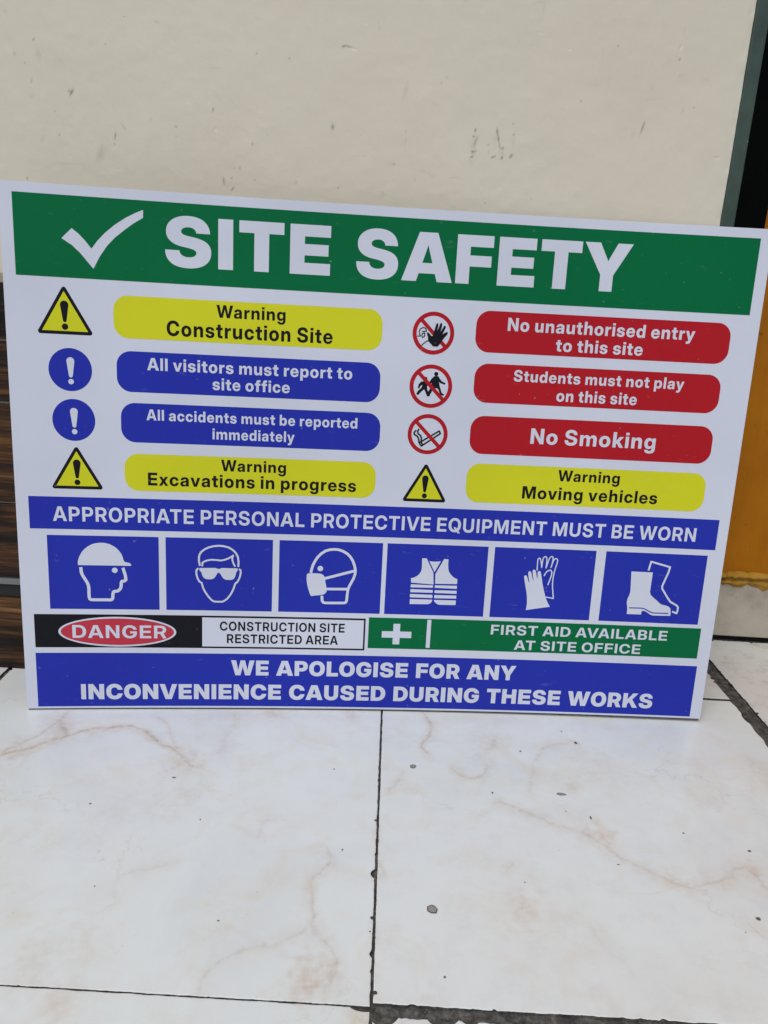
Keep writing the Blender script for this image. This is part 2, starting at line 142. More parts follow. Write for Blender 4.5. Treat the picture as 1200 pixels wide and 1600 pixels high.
PICTOGRAMS = {
'helmet': [('fill','w',[[68.3,435.4],[68.2,431.1],[69.1,427.7],[70.7,423.3],[73.7,418.1],[76.5,414.9],[80.8,411.3],[85.2,408.8],[89.6,407.3],[94.7,406.6],[99.7,406.6],[105.9,408.1],[112.1,411.3],[115.2,414.1],[117.9,417.3],[120.3,421.3],[121.6,425.4],[122.4,428.8],[123.9,430.5],[126.4,431.1],[128.7,431.5],[130.6,432.8],[131.4,435.3]]),('line','w',3.79,0,[[71.5,438.0],[71.8,443.9],[72.9,447.7],[74.8,451.3],[78.0,456.8],[79.5,460.5],[80.1,465.1],[80.0,472.7],[80.2,476.8],[80.9,478.9],[82.7,479.8],[105.9,479.7],[107.5,478.9],[108.2,477.2],[108.5,472.3],[109.1,469.5],[110.6,468.5],[113.6,468.4],[116.1,466.9],[117.9,464.4],[118.7,461.1],[118.9,456.9],[119.7,455.5],[122.8,454.9],[124.4,453.4],[124.4,451.3],[123.7,446.5],[122.5,442.4],[121.3,437.9]]),('dot','w',[111.5,441.4],3.43)],
'goggles': [('line','w',2.42,0,[[214.2,433.7],[213.1,427.9],[212.9,423.3],[213.7,419.1],[215.9,415.5],[219.8,412.3],[224.7,409.7],[230.9,407.9],[237.1,407.2],[243.2,407.6],[249.4,409.2],[254.7,412.5],[258.4,416.6],[260.6,421.2],[261.4,427.4],[261.2,434.0]]),('line','w',2.17,0,[[217.1,434.1],[217.1,429.6],[219.8,427.7],[223.5,426.3],[228.5,425.4],[234.6,425.7],[239.6,426.2],[243.9,425.3],[248.3,423.6],[252.0,421.4],[254.7,419.4],[253.6,423.0],[254.0,426.3],[255.5,430.2],[257.3,433.8]]),('fill','w',[[213.6,436.4],[233.8,435.9],[234.9,436.8],[237.1,437.3],[239.6,436.4],[241.1,435.8],[260.6,436.0],[260.3,438.6],[258.6,441.3],[258.1,444.0],[257.4,446.9],[255.7,449.7],[253.7,450.8],[250.9,451.3],[245.9,451.1],[243.4,449.8],[241.5,447.6],[239.7,444.4],[238.2,442.3],[236.9,441.9],[235.4,442.9],[234.1,445.5],[232.2,448.5],[230.3,450.1],[227.8,450.8],[222.2,450.8],[219.8,449.8],[217.9,447.9],[216.8,445.5],[216.1,442.5],[215.1,440.9],[213.6,439.6]]),('line','w',2.29,0,[[212.4,436.8],[210.4,438.4],[209.6,441.3],[210.1,445.6],[211.3,450.2],[213.6,454.2],[216.3,455.7],[217.5,460.7],[218.9,464.4],[221.0,468.4],[224.7,473.9],[228.2,477.9],[231.0,479.7],[233.5,480.2],[241.7,480.1],[244.5,478.7],[247.9,475.8],[251.7,470.7],[254.1,466.0],[256.0,461.3],[257.5,455.9],[260.3,453.5],[262.7,448.5],[263.9,443.8],[264.3,440.5],[263.8,438.0],[262.1,436.7]])],
'mask': [('line','w',3.39,0,[[351.5,439.7],[352.5,434.1],[353.9,429.0],[356.3,423.9],[359.4,418.8],[363.6,414.2],[369.0,410.3],[374.0,408.6],[379.4,407.9],[385.5,408.2],[391.3,410.2],[396.5,413.2],[400.9,417.6],[404.1,423.0],[406.4,429.2],[407.4,433.9],[407.4,439.2],[405.8,444.9],[403.1,450.8],[400.7,455.6],[399.2,459.9],[398.6,465.1],[398.2,470.5],[397.9,475.7],[396.8,477.8],[394.5,478.5],[371.3,479.0],[368.4,478.4],[366.8,476.2],[366.3,469.4]]),('fill','w',[[346.5,441.6],[348.3,440.2],[359.8,439.9],[364.3,440.4],[367.5,442.2],[369.1,444.3],[370.1,451.0],[371.3,456.4],[372.2,459.7],[372.1,463.8],[370.2,466.5],[367.1,468.1],[363.2,468.7],[352.4,470.1],[350.7,466.3],[348.9,461.0],[347.2,454.3],[346.3,447.6]]),('line','w',3.53,0,[[369.2,446.5],[406.4,435.4]]),('line','w',3.42,0,[[370.9,460.4],[399.2,459.8]]),('dot','w',[363.2,433.5],3.52)],
'vest': [('fill','w',[[491.5,416.1],[497.3,416.1],[506.9,434.6],[508.2,450.4],[479.2,448.7],[478.6,442.9],[482.0,442.2],[486.4,439.7],[489.5,436.5],[491.2,433.1],[491.8,429.7]]),('fill','w',[[500.7,419.4],[504.7,420.0],[508.6,420.0],[512.4,419.8],[515.6,419.1],[508.4,433.9]]),('fill','w',[[519.7,416.0],[525.2,416.5],[525.2,423.9],[525.8,429.3],[527.1,433.3],[529.9,437.0],[533.6,440.2],[538.5,442.6],[538.3,448.9],[510.2,449.4],[509.6,436.5]]),('fill','w',[[479.0,451.0],[507.5,451.5],[507.6,454.9],[478.9,455.1]]),('fill','w',[[479.0,457.4],[507.8,457.9],[507.7,461.6],[478.9,461.6]]),('fill','w',[[478.7,464.0],[507.6,464.3],[507.8,468.7],[478.7,468.5]]),('fill','w',[[478.9,470.8],[507.9,470.9],[507.4,473.4],[505.6,475.9],[502.4,477.2],[478.9,477.6]]),('fill','w',[[509.9,451.4],[538.4,451.2],[538.5,455.3],[509.9,454.8]]),('fill','w',[[510.0,458.0],[538.5,457.9],[538.6,462.1],[510.0,461.7]]),('fill','w',[[509.9,464.5],[538.5,464.4],[538.6,468.5],[510.0,468.8]]),('fill','w',[[509.9,471.1],[538.4,471.0],[538.3,477.2],[516.9,477.5],[513.2,475.9],[510.4,473.0]])],
'gloves': [('fill','w',[[624.1,435.9],[624.4,434.7],[625.4,434.1],[626.7,434.2],[627.7,435.1],[629.1,438.5],[630.9,443.2],[631.7,443.1],[630.2,437.1],[629.0,431.0],[629.4,429.1],[630.5,428.4],[632.0,428.7],[633.2,430.8],[634.4,434.9],[636.1,440.5],[636.8,440.5],[635.3,433.5],[634.4,427.8],[634.9,426.4],[636.2,426.0],[637.7,426.5],[638.8,428.6],[640.0,433.3],[641.2,437.6],[641.9,437.6],[641.1,430.5],[641.3,428.6],[642.4,427.8],[643.8,427.7],[645.1,428.7],[646.6,434.4],[648.7,443.9],[651.4,453.3],[654.4,462.2],[657.8,469.6],[661.4,475.3],[630.4,480.9],[631.0,476.2],[631.1,470.6],[630.4,463.8],[629.2,456.9],[627.4,450.1],[625.4,442.0]]),('line','w',1.47,0,[[640.2,427.2],[639.9,419.7],[639.8,415.0],[640.0,411.9],[641.3,410.5],[642.8,411.0],[644.2,414.8],[645.7,422.9],[645.9,417.5],[646.4,412.1],[647.2,409.3],[648.9,408.1],[650.5,408.5],[651.4,411.2],[651.6,416.6],[651.4,423.3],[652.6,418.6],[653.9,412.4],[655.3,409.0],[657.4,407.7],[659.0,408.5],[659.4,410.9],[658.9,416.3],[657.8,422.4],[659.0,417.0],[660.3,412.5],[662.2,410.4],[664.3,410.4],[665.6,412.3],[665.2,416.0],[663.8,422.2],[662.5,429.0],[661.8,436.5],[661.8,443.4],[662.5,450.2],[664.0,458.4],[664.9,463.9],[654.5,462.2]]),('line','w',1.6,0,[[649.8,434.0],[651.1,430.8],[653.2,427.8],[655.7,426.2],[658.1,426.1],[659.4,428.2],[659.5,431.9],[658.3,437.4],[655.9,446.1]])],
'boots': [('fill','w',[[762.4,423.3],[790.3,423.5],[790.2,433.0],[790.0,441.3],[789.9,449.5],[791.2,453.6],[794.8,456.9],[800.7,461.5],[804.5,464.8],[807.3,466.3],[813.5,467.6],[817.3,469.1],[819.3,471.1],[820.1,473.9],[820.8,480.1],[820.0,481.3],[807.3,481.7],[798.0,481.8],[794.5,480.9],[791.2,478.9],[788.0,476.7],[785.3,476.1],[782.3,476.2],[782.1,481.1],[763.2,481.2],[763.2,475.6],[762.4,470.1],[761.3,465.3],[761.7,460.4],[763.4,455.5],[764.3,450.6],[763.9,443.8]]),('line','n',1.36,0,[[765.0,472.6],[782.1,472.3],[786.0,473.3],[789.1,474.9],[793.4,477.1],[797.6,478.3],[817.5,478.0]]),('line','w',2.41,0,[[784.4,421.0],[786.4,409.2],[811.7,415.4],[810.5,422.6],[807.5,432.3],[804.8,441.3],[805.2,444.7],[808.5,449.4],[813.3,456.1],[818.1,462.1],[823.1,464.7],[827.0,466.7],[829.1,468.9],[829.2,473.4],[828.4,477.5],[822.2,475.2]])],
'hand': [('line','k',1.23,0,[[471.5,139.8],[470.9,136.6],[472.2,133.8],[475.3,132.2],[478.2,132.9],[479.8,136.3]]),('line','k',1.23,0,[[474.1,136.8],[479.8,136.5]]),('line','k',1.23,0,[[474.4,141.9],[474.8,139.1],[477.8,138.5],[477.5,142.3],[475.4,143.8],[474.4,141.9]]),('line','k',1.23,0,[[468.8,142.4],[473.0,142.2]]),('line','k',1.23,0,[[474.6,152.9],[480.5,147.7],[483.0,147.2]]),('line','k',1.23,0,[[471.5,139.8],[473.0,142.0]])],
'hand_solid': [('fill','k',[[488.4,153.4],[485.1,150.1],[482.3,147.6],[481.6,142.4],[480.2,139.4],[480.4,137.8],[482.0,137.6],[483.6,139.2],[485.5,141.5],[487.3,141.3],[488.4,136.6],[489.7,131.7],[490.7,127.3],[491.7,126.4],[492.9,126.8],[493.1,129.8],[492.3,135.8],[494.4,130.0],[495.4,126.5],[496.8,125.8],[497.8,127.1],[497.3,131.3],[496.1,136.5],[498.3,132.6],[500.2,129.1],[501.8,128.8],[502.2,131.0],[500.5,134.9],[498.4,139.2],[501.0,137.3],[503.7,136.0],[505.2,136.4],[504.6,138.5],[502.0,141.8],[499.4,145.4],[497.1,149.3],[494.1,153.3]])],
'students': [('dot','k',[494.4,185.6],2.5),('fill','k',[[492.4,188.2],[497.1,188.0],[499.2,191.1],[501.9,194.1],[506.4,195.9],[505.8,197.9],[500.6,196.5],[498.5,194.8],[499.3,199.2],[500.9,203.5],[502.4,207.7],[505.8,209.7],[504.8,211.0],[501.5,210.6],[499.5,207.5],[497.8,203.2],[495.2,202.3],[491.3,203.5],[490.1,207.5],[487.1,212.7],[484.6,212.8],[485.0,208.3],[487.7,204.1],[488.5,200.1],[490.1,196.5],[487.6,198.0],[486.1,196.7],[489.0,191.5]]),('dot','k',[481.8,191.9],2.33),('fill','k',[[477.1,195.3],[483.8,194.6],[486.6,198.4],[484.2,200.7],[485.0,205.6],[488.4,209.9],[488.2,212.3],[484.9,212.8],[482.8,207.9],[480.8,204.4],[477.0,208.1],[474.0,211.8],[471.7,210.5],[473.3,206.9],[477.6,202.7],[478.6,199.1],[476.2,200.7],[475.1,203.9],[473.1,203.0],[473.9,198.6]])],
'cigarette': [('line','k',1.97,1,[[478.7,269.4],[502.6,254.0],[504.1,257.1],[481.5,273.4]]),('line','k',1.97,0,[[480.8,267.9],[483.4,272.0]]),('line','k',1.96,0,[[474.4,254.3],[472.6,256.1],[471.7,257.7],[472.4,259.6],[475.8,261.3],[477.3,263.4],[478.1,265.7],[478.5,269.2]]),('line','k',1.96,0,[[478.0,252.4],[476.6,254.0],[476.1,256.0],[476.8,258.3],[479.5,260.1],[481.0,262.6],[481.1,267.5]])],
'tick': [('fill','w',[[64.2,56.3],[75.5,45.1],[82.5,50.4],[89.1,57.1],[96.1,65.6],[102.9,56.6],[111.1,47.9],[121.7,38.8],[133.7,30.6],[143.5,25.2],[153.0,20.9],[152.8,29.3],[142.6,35.7],[132.7,43.2],[122.1,52.0],[113.2,61.4],[104.8,73.6],[97.5,87.1],[90.8,79.2],[84.2,71.4],[75.2,63.1]])],
}
VEINS = [([[-0.4228,0.7574],[-0.4107,0.7782],[-0.3996,0.8033],[-0.3863,0.8262],[-0.3856,0.855]],1.2,0.55),([[-0.4213,0.7544],[-0.4103,0.7619],[-0.3926,0.7715],[-0.3776,0.7884],[-0.3635,0.8002],[-0.3491,0.8123],[-0.3254,0.822],[-0.2962,0.8289],[-0.2787,0.8235],[-0.2609,0.8043],[-0.2411,0.7894],[-0.2255,0.7811],[-0.2139,0.7661],[-0.1946,0.7556]],1.8,0.8),([[-0.384,0.8302],[-0.3747,0.813],[-0.3635,0.8002]],3.5,0.6),([[-0.2722,0.854],[-0.2561,0.8406],[-0.2384,0.8067],[-0.2291,0.7873]],1.4,0.4),([[-0.1089,0.6449],[-0.1033,0.6697],[-0.0912,0.6773],[-0.0809,0.6752]],2,0.25),([[-0.0403,0.6346],[-0.0313,0.6219],[-0.0321,0.6131],[-0.0429,0.5975],[-0.0474,0.5829],[-0.0424,0.5639],[-0.0387,0.5423],[-0.0329,0.5254],[-0.0212,0.5163],[-0.0186,0.5005],[-0.0235,0.4819],[-0.0436,0.4791]],2,0.4),([[-0.2201,0.5851],[-0.1988,0.593],[-0.1782,0.6053]],2,0.18),([[-0.1218,0.4708],[-0.1187,0.4843],[-0.1113,0.497],[-0.0953,0.5093],[-0.0719,0.5126],[-0.0449,0.5348]],2.2,0.3),([[-0.1764,0.8725],[-0.1698,0.8502],[-0.1778,0.8131],[-0.1757,0.7862]],4,0.25),([[-0.2292,0.5385],[-0.2139,0.5506]],2,0.15),([[-0.218,0.554],[-0.2301,0.6052]],2,0.15),([[0.0686,0.9017],[0.0783,0.8784],[0.0748,0.8491],[0.0607,0.8241],[0.0709,0.8078]],1.6,0.6),([[0.0951,0.7872],[0.1082,0.7678],[0.1241,0.764],[0.1354,0.7739],[0.1416,0.7919]],1.6,0.5),([[0.1469,0.7204],[0.1753,0.7052],[0.2028,0.6905],[0.2269,0.6816],[0.2417,0.6668],[0.2573,0.645],[0.2773,0.6296],[0.2972,0.6171],[0.3149,0.6094],[0.3451,0.6173],[0.3803,0.6429],[0.3867,0.6338],[0.3921,0.6155]],2.2,0.42),([[0.2119,0.8322],[0.2347,0.8478],[0.2544,0.8563],[0.2617,0.8491]],1.6,0.4),([[0.1836,0.7424],[0.2005,0.805],[0.2141,0.8325]],2,0.25),([[0.0247,0.7336],[0.0346,0.7572],[0.0395,0.7712]],1.3,0.35),([[0.0164,0.6224],[0.0202,0.5993]],1.3,0.4),([[0.1383,0.6158],[0.1487,0.6286]],1.3,0.3),([[0.3483,0.5774],[0.3588,0.5581]],2,0.2),([[0.145,0.8215],[0.1522,0.8454]],4,0.4),([[0.2039,0.5564],[0.2174,0.5253]],2,0.15)]
BLOTCHES = [([-0.3723,0.8119],9,0.55),([-0.4097,0.7607],12,0.5),([-0.2128,0.7618],17,0.5),([-0.0378,0.4839],16,0.55),([-0.0221,0.4956],9,0.5),([-0.1293,0.8763],12,0.45),([-0.026,0.8856],9,0.35),([-0.2576,0.4851],22,0.25),([-0.2307,0.5043],22,0.2),([-0.1926,0.7061],12,0.25),([-0.3043,0.621],16,0.2),([-0.2028,0.6811],12,0.2),([-0.2222,0.4501],16,0.35),([0.0059,0.4517],10,0.5),([-0.1133,0.5438],40,0.12),([-0.2648,0.6576],50,0.1),([0.2461,0.6768],12,0.55),([0.2288,0.6818],9,0.45),([0.3854,0.6385],13,0.45),([0.1496,0.5705],16,0.4),([0.2345,0.7569],10,0.4),([0.1513,0.8375],14,0.4),([0.0554,0.4525],16,0.3),([0.2683,0.787],30,0.15),([0.4783,0.8078],18,0.3),([0.1599,0.5396],40,0.12)]
CHIPS = [(0.0645, 0.564, 0.00552, 0.00561), (0.0519, 0.7797, 0.00409, 0.00419), (0.2188, 0.744, 0.00556, 0.00264), (0.3645, 0.5757, 0.00305, 0.00255), (0.1403, 0.7389, 0.00146, 0.00257), (0.2593, 0.851, 0.00251, 0.00332), (0.1851, 0.825, 0.00194, 0.00169), (0.0717, 0.4933, 0.00136, 0.00158), (-0.1223, 0.5367, 0.00142, 0.00099), (-0.1699, 0.6652, 0.00104, 0.00141), (-0.2891, 0.6799, 0.00143, 0.00141), (-0.0399, 0.7655, 0.00133, 0.00148), (-0.2414, 0.5674, 0.00085, 0.00097), (-0.0212, 0.6335, 0.00101, 0.00163), (0.3371, 0.6893, 0.00127, 0.00154), (0.1548, 0.604, 0.00093, 0.00101), (0.3973, 0.6673, 0.00248, 0.00172), (0.2174, 0.7138, 0.00086, 0.00134), (0.2463, 0.8762, 0.0012, 0.00158), (0.2528, 0.6359, 0.00196, 0.00075), (0.2426, 0.7055, 0.00128, 0.00332), (0.3454, 0.5589, 0.00071, 0.00097), (-0.2159, 0.7324, 0.00314, 0.00119)]
WALL_MARKS = [(-0.4249, 0.7843, 0.00083, 0.00208, 30, 0.7, 0), (-0.421, 0.7679, 0.00249, 0.00498, 0, 0.35, 2), (-0.3855, 0.7326, 0.00166, 0.00374, 35, 0.9, 0), (-0.388, 0.7338, 0.00208, 0.00125, 0, 0.6, 0), (-0.4021, 0.6869, 0.00083, 0.00133, 0, 0.6, 0), (-0.337, 0.6895, 0.001, 0.00374, 10, 0.8, 0), (-0.338, 0.6809, 0.00066, 0.001, 0, 0.6, 0), (-0.3269, 0.6998, 0.00083, 0.00415, -45, 0.3, 0), (-0.355, 0.6684, 0.00415, 0.00747, 30, 0.42, 2), (-0.2231, 0.7228, 0.00083, 0.00249, 10, 0.7, 0), (-0.0852, 0.7126, 0.00183, 0.00374, 0, 0.75, 2), (-0.0851, 0.7115, 0.00083, 0.00166, 0, 0.6, 0), (-0.0755, 0.7958, 0.00249, 0.00083, -20, 0.8, 0), (-0.0704, 0.7954, 0.00415, 0.00075, 15, 0.8, 0), (-0.0653, 0.7937, 0.00581, 0.00083, 15, 0.6, 1), (-0.4427, 0.6386, 0.00075, 0.00208, 0, 0.7, 0), (-0.211, 0.6486, 0.00066, 0.00456, -12, 0.7, 0), (-0.2004, 0.6401, 0.00075, 0.00332, 40, 0.7, 0), (-0.2016, 0.6519, 0.001, 0.00083, 0, 0.7, 0), (-0.4368, 0.7599, 0.00083, 0.00083, 0, 0.6, 0), (-0.3441, 0.7838, 0.00083, 0.00083, 0, 0.6, 0), (-0.1738, 0.7832, 0.00075, 0.00075, 0, 0.7, 0), (-0.137, 0.7804, 0.00066, 0.00066, 0, 0.6, 0), (-0.2661, 0.7031, 0.00166, 0.00066, 10, 0.5, 0), (-0.3945, 0.6569, 0.01577, 0.00083, 0, 0.18, 2), (-0.4055, 0.7116, 0.00075, 0.00075, 0, 0.5, 0), (-0.4308, 0.7407, 0.00083, 0.00166, 20, 0.5, 0), (-0.3222, 0.8119, 0.00083, 0.00083, 0, 0.5, 0), (-0.2865, 0.8087, 0.00415, 0.00083, 8, 0.35, 2), (-0.2201, 0.7663, 0.00581, 0.00125, 0, 0.25, 2), (-0.4311, 0.7262, 0.00249, 0.001, -30, 0.3, 2), (-0.2251, 0.7763, 0.00747, 0.00249, 0, 0.12, 2), (-0.2663, 0.693, 0.001, 0.001, 0, 0.4, 0), (-0.1602, 0.7001, 0.00083, 0.00083, 0, 0.4, 0), (-0.1745, 0.6513, 0.00083, 0.00083, 0, 0.6, 0), (-0.0759, 0.6481, 0.00083, 0.00083, 0, 0.7, 0), (-0.1986, 0.6625, 0.00066, 0.00066, 0, 0.5, 0), (-0.0237, 0.6443, 0.00249, 0.00166, 35, 0.4, 2), (-0.2202, 0.7029, 0.00083, 0.00249, 0, 0.6, 1), (-0.3896, 0.6651, 0.00116, 0.00116, 0, 0.7, 1), (-0.0522, 0.8191, 0.00083, 0.00083, 0, 0.9, 1), (-0.4222, 0.6818, 0.00166, 0.00415, 10, 0.25, 2), (-0.0039, 0.7563, 0.00208, 0.0083, 12, 0.32, 2), (-0.0004, 0.7027, 0.00108, 0.00664, 5, 0.28, 2), (-0.0137, 0.6774, 0.00332, 0.00083, 0, 0.4, 2), (-0.0122, 0.6768, 0.00083, 0.00066, 0, 0.5, 0), (-0.0011, 0.7127, 0.00066, 0.00166, 0, 0.3, 0), (0.0789, 0.7184, 0.00083, 0.00183, 10, 0.9, 0), (0.0772, 0.7116, 0.00133, 0.00149, -40, 0.8, 0), (0.0793, 0.7057, 0.00249, 0.00664, 10, 0.35, 2), (0.0805, 0.7078, 0.00066, 0.00498, 18, 0.55, 0), (0.0778, 0.7008, 0.00249, 0.00498, 5, 0.4, 2), (0.0776, 0.6954, 0.00183, 0.00125, 0, 0.95, 0), (0.0808, 0.6963, 0.00083, 0.00083, 0, 0.6, 0), (0.077, 0.6899, 0.00199, 0.00116, -25, 0.9, 0), (0.0758, 0.6858, 0.00249, 0.00166, 0, 0.3, 2), (0.0789, 0.6934, 0.00291, 0.01162, 6, 0.16, 2), (0.104, 0.7178, 0.00075, 0.00415, -8, 0.9, 0), (0.1061, 0.7112, 0.00091, 0.00498, -8, 0.85, 0), (0.1083, 0.7032, 0.00075, 0.00415, -10, 0.55, 0), (0.1027, 0.7076, 0.00166, 0.00498, -10, 0.22, 2), (0.1119, 0.7013, 0.00183, 0.00133, -45, 0.7, 0), (0.112, 0.6959, 0.00183, 0.00415, 0, 0.35, 2), (0.1121, 0.6912, 0.00108, 0.00166, 0, 0.85, 0), (0.1014, 0.6909, 0.00208, 0.00083, -25, 0.8, 0), (0.1042, 0.6924, 0.001, 0.00066, 0, 0.7, 0), (0.095, 0.7038, 0.00083, 0.00083, 0, 0.6, 0), (0.0967, 0.6971, 0.00083, 0.00208, 8, 0.4, 2), (0.1217, 0.7274, 0.00075, 0.00075, 0, 0.7, 0), (0.1229, 0.7161, 0.001, 0.00083, 30, 0.6, 0), (0.1235, 0.7067, 0.00183, 0.00116, -20, 0.42, 2), (0.1223, 0.6931, 0.00149, 0.00249, 30, 0.75, 0), (0.1247, 0.6953, 0.00166, 0.00083, 0, 0.4, 2), (0.1238, 0.7108, 0.00249, 0.01162, 4, 0.12, 2), (0.0256, 0.671, 0.00498, 0.00083, 25, 0.3, 2), (0.0311, 0.6675, 0.00415, 0.00083, 25, 0.35, 2), (0.0203, 0.671, 0.00415, 0.00066, 5, 0.25, 2), (0.0588, 0.6669, 0.00664, 0.00075, -4, 0.3, 2), (0.0306, 0.7424, 0.00581, 0.00166, 20, 0.14, 2), (0.2693, 0.7308, 0.00058, 0.00706, 14, 0.75, 0), (0.2599, 0.7242, 0.00058, 0.00581, 14, 0.22, 2), (0.3121, 0.7516, 0.00125, 0.00415, 16, 0.28, 2), (0.3002, 0.8022, 0.00116, 0.00166, 20, 0.7, 0), (0.2997, 0.8137, 0.00133, 0.00332, 10, 0.85, 1), (0.2986, 0.8073, 0.00108, 0.00166, 10, 0.6, 1), (0.299, 0.7874, 0.00133, 0.00332, 12, 0.4, 1), (0.3011, 0.8314, 0.001, 0.00249, 12, 0.4, 2), (0.3574, 0.7053, 0.00166, 0.00083, 0, 0.6, 2), (0.3591, 0.704, 0.00249, 0.00083, 0, 0.6, 1), (0.2299, 0.8122, 0.00091, 0.00108, 0, 0.7, 0), (0.1958, 0.7546, 0.00116, 0.001, 0, 0.5, 0), (0.2976, 0.805, 0.00249, 0.001, 0, 0.2, 2), (0.1006, 0.7369, 0.00332, 0.00332, 0, 0.15, 2), (0.2246, 0.7777, 0.00133, 0.01162, 4, 0.12, 2), (0.0454, 0.6467, 0.00249, 0.00125, 0, 0.3, 2), (0.1506, 0.6484, 0.00083, 0.00083, 0, 0.4, 0), (0.0971, 0.6412, 0.001, 0.001, 0, 0.5, 0), (0.3015, 0.785, 0.0083, 0.00249, 20, 0.12, 2), (0.3328, 0.7834, 0.00415, 0.00249, -25, 0.22, 2), (0.2749, 0.7608, 0.00664, 0.00116, -8, 0.22, 2), (0.3246, 0.7549, 0.00125, 0.00083, 30, 0.5, 0), (0.1433, 0.8437, 0.00083, 0.00996, 3, 0.2, 2), (0.214, 0.8028, 0.00116, 0.0083, 0, 0.12, 2), (0.139, 0.8503, 0.00747, 0.00166, -10, 0.25, 2), (0.0764, 0.8402, 0.00332, 0.00332, 0, 0.2, 1), (0.177, 0.8059, 0.001, 0.001, 0, 0.9, 1), (0.3028, 0.7863, 0.00415, 0.001, -20, 0.3, 2), (0.1431, 0.8206, 0.00498, 0.00116, 4, 0.35, 1), (0.0362, 0.765, 0.00108, 0.00108, 0, 0.4, 0)]

# ------------------------------------------------------------------ material helpers
def mat(name, color, rough=0.5, spec=0.5):
    m = bpy.data.materials.new(name)
    m.use_nodes = True
    b = m.node_tree.nodes['Principled BSDF']
    b.inputs['Base Color'].default_value = (*color, 1)
    b.inputs['Roughness'].default_value = rough
    b.inputs['Specular IOR Level'].default_value = spec
    return m, m.node_tree.nodes, m.node_tree.links, b

def noise(n, l, scale, detail=4, rough=0.55, vec=None, dist=0.0):
    t = n.new('ShaderNodeTexNoise')
    t.inputs['Scale'].default_value = scale
    t.inputs['Detail'].default_value = detail
    t.inputs['Roughness'].default_value = rough
    t.inputs['Distortion'].default_value = dist
    if vec is not None:
        l.new(vec, t.inputs['Vector'])
    return t

def ramp(n, l, src, stops):
    r = n.new('ShaderNodeValToRGB')
    e = r.color_ramp.elements
    while len(e) < len(stops):
        e.new(0.5)
    for el, (p, c) in zip(e, stops):
        el.position = p
        el.color = (*c, 1) if len(c) == 3 else c
    l.new(src, r.inputs['Fac'])
    return r

def mixc(n, l, fac, a, b, mode='MIX'):
    x = n.new('ShaderNodeMix')
    x.data_type = 'RGBA'
    x.blend_type = mode
    for sock, v in ((x.inputs['Factor'], fac), (x.inputs['A'], a), (x.inputs['B'], b)):
        if hasattr(v, 'links'):
            l.new(v, sock)
        elif isinstance(v, (int, float)):
            sock.default_value = v
        else:
            sock.default_value = (*v, 1)
    return x.outputs['Result']

def mth(n, l, op, a, b=0.0, clamp=False):
    x = n.new('ShaderNodeMath')
    x.operation = op
    x.use_clamp = clamp
    for s, v in zip(x.inputs, (a, b)):
        if hasattr(v, 'links'):
            l.new(v, s)
        else:
            s.default_value = v
    return x.outputs[0]

def bump(n, l, b, height, strength, dist=0.001):
    k = n.new('ShaderNodeBump')
    k.inputs['Strength'].default_value = strength
    k.inputs['Distance'].default_value = dist
    l.new(height, k.inputs['Height'])
    l.new(k.outputs[0], b.inputs['Normal'])

def objco(n):
    return n.new('ShaderNodeTexCoord').outputs['Object']

def print_mat(name, color, rough=0.36):
    """Matt-laminated vinyl print: faint handling haze, tiny scratches in the gloss."""
    m, n, l, b = mat(name, color, rough, 0.10)
    co = objco(n)
    big = noise(n, l, 5, 3, 0.5, co)
    fine = noise(n, l, 420, 2, 0.5, co)
    tint = ramp(n, l, big.outputs['Fac'], [(0.3, tuple(c * 0.94 for c in color)), (0.7, tuple(min(1, c * 1.05) for c in color))])
    mp = n.new('ShaderNodeMapping')
    mp.inputs['Rotation'].default_value = (0.3, 0.5, 0.9)
    mp.inputs['Scale'].default_value = (8, 90, 30)
    l.new(co, mp.inputs['Vector'])
    scr = noise(n, l, 4, 3, 0.7, mp.outputs[0])
    hz = ramp(n, l, scr.outputs['Fac'], [(0.66, (0, 0, 0)), (0.74, (1, 1, 1))])
    sp = ramp(n, l, noise(n, l, 150, 1, 0.5, co).outputs['Fac'], [(0.76, (0, 0, 0)), (0.80, (1, 1, 1))])
    c2 = mixc(n, l, mth(n, l, 'MULTIPLY', sp.outputs['Color'], 0.16), tint.outputs['Color'], (0.55, 0.55, 0.56))
    c2 = mixc(n, l, mth(n, l, 'MULTIPLY', hz.outputs['Color'], 0.06), c2, (0.6, 0.6, 0.62))
    l.new(c2, b.inputs['Base Color'])
    r = mth(n, l, 'ADD', rough - 0.06, mth(n, l, 'MULTIPLY', noise(n, l, 9, 5, 0.6, co).outputs['Fac'], 0.14))
    l.new(r, b.inputs['Roughness'])
    bump(n, l, b, fine.outputs['Fac'], 0.05, 0.0004)
    return m

INK = {
    'w': print_mat('print_white', (0.618, 0.630, 0.718)),
    'g': print_mat('print_green', (0.001, 0.132, 0.044)),
    'b': print_mat('print_blue', (0.020, 0.032, 0.36)),
    'n': print_mat('print_blue_line', (0.020, 0.032, 0.36)),
    'y': print_mat('print_yellow', (0.62, 0.61, 0.020)),
    'r': print_mat('print_red', (0.42, 0.012, 0.020)),
    'd': print_mat('print_danger_red', (0.50, 0.040, 0.065)),
    'k': print_mat('print_black', (0.010, 0.010, 0.014)),
}
BOARD_EDGE = mat('board_edge', (0.78, 0.78, 0.80), 0.5)[0]

# ------------------------------------------------------------------ object helpers
def link_mesh(name, verts, faces, material, parent=None, smooth=False, loc=(0, 0, 0)):
    me = bpy.data.meshes.new(name)
    me.from_pydata([tuple(v) for v in verts], [], [tuple(f) for f in faces])
    me.materials.append(material)
    if smooth:
        me.polygons.foreach_set('use_smooth', [True] * len(me.polygons))
    me.update()
    o = bpy.data.objects.new(name, me)
    o.location = loc
    COL.objects.link(o)
    if parent is not None:
        o.parent = parent
    return o

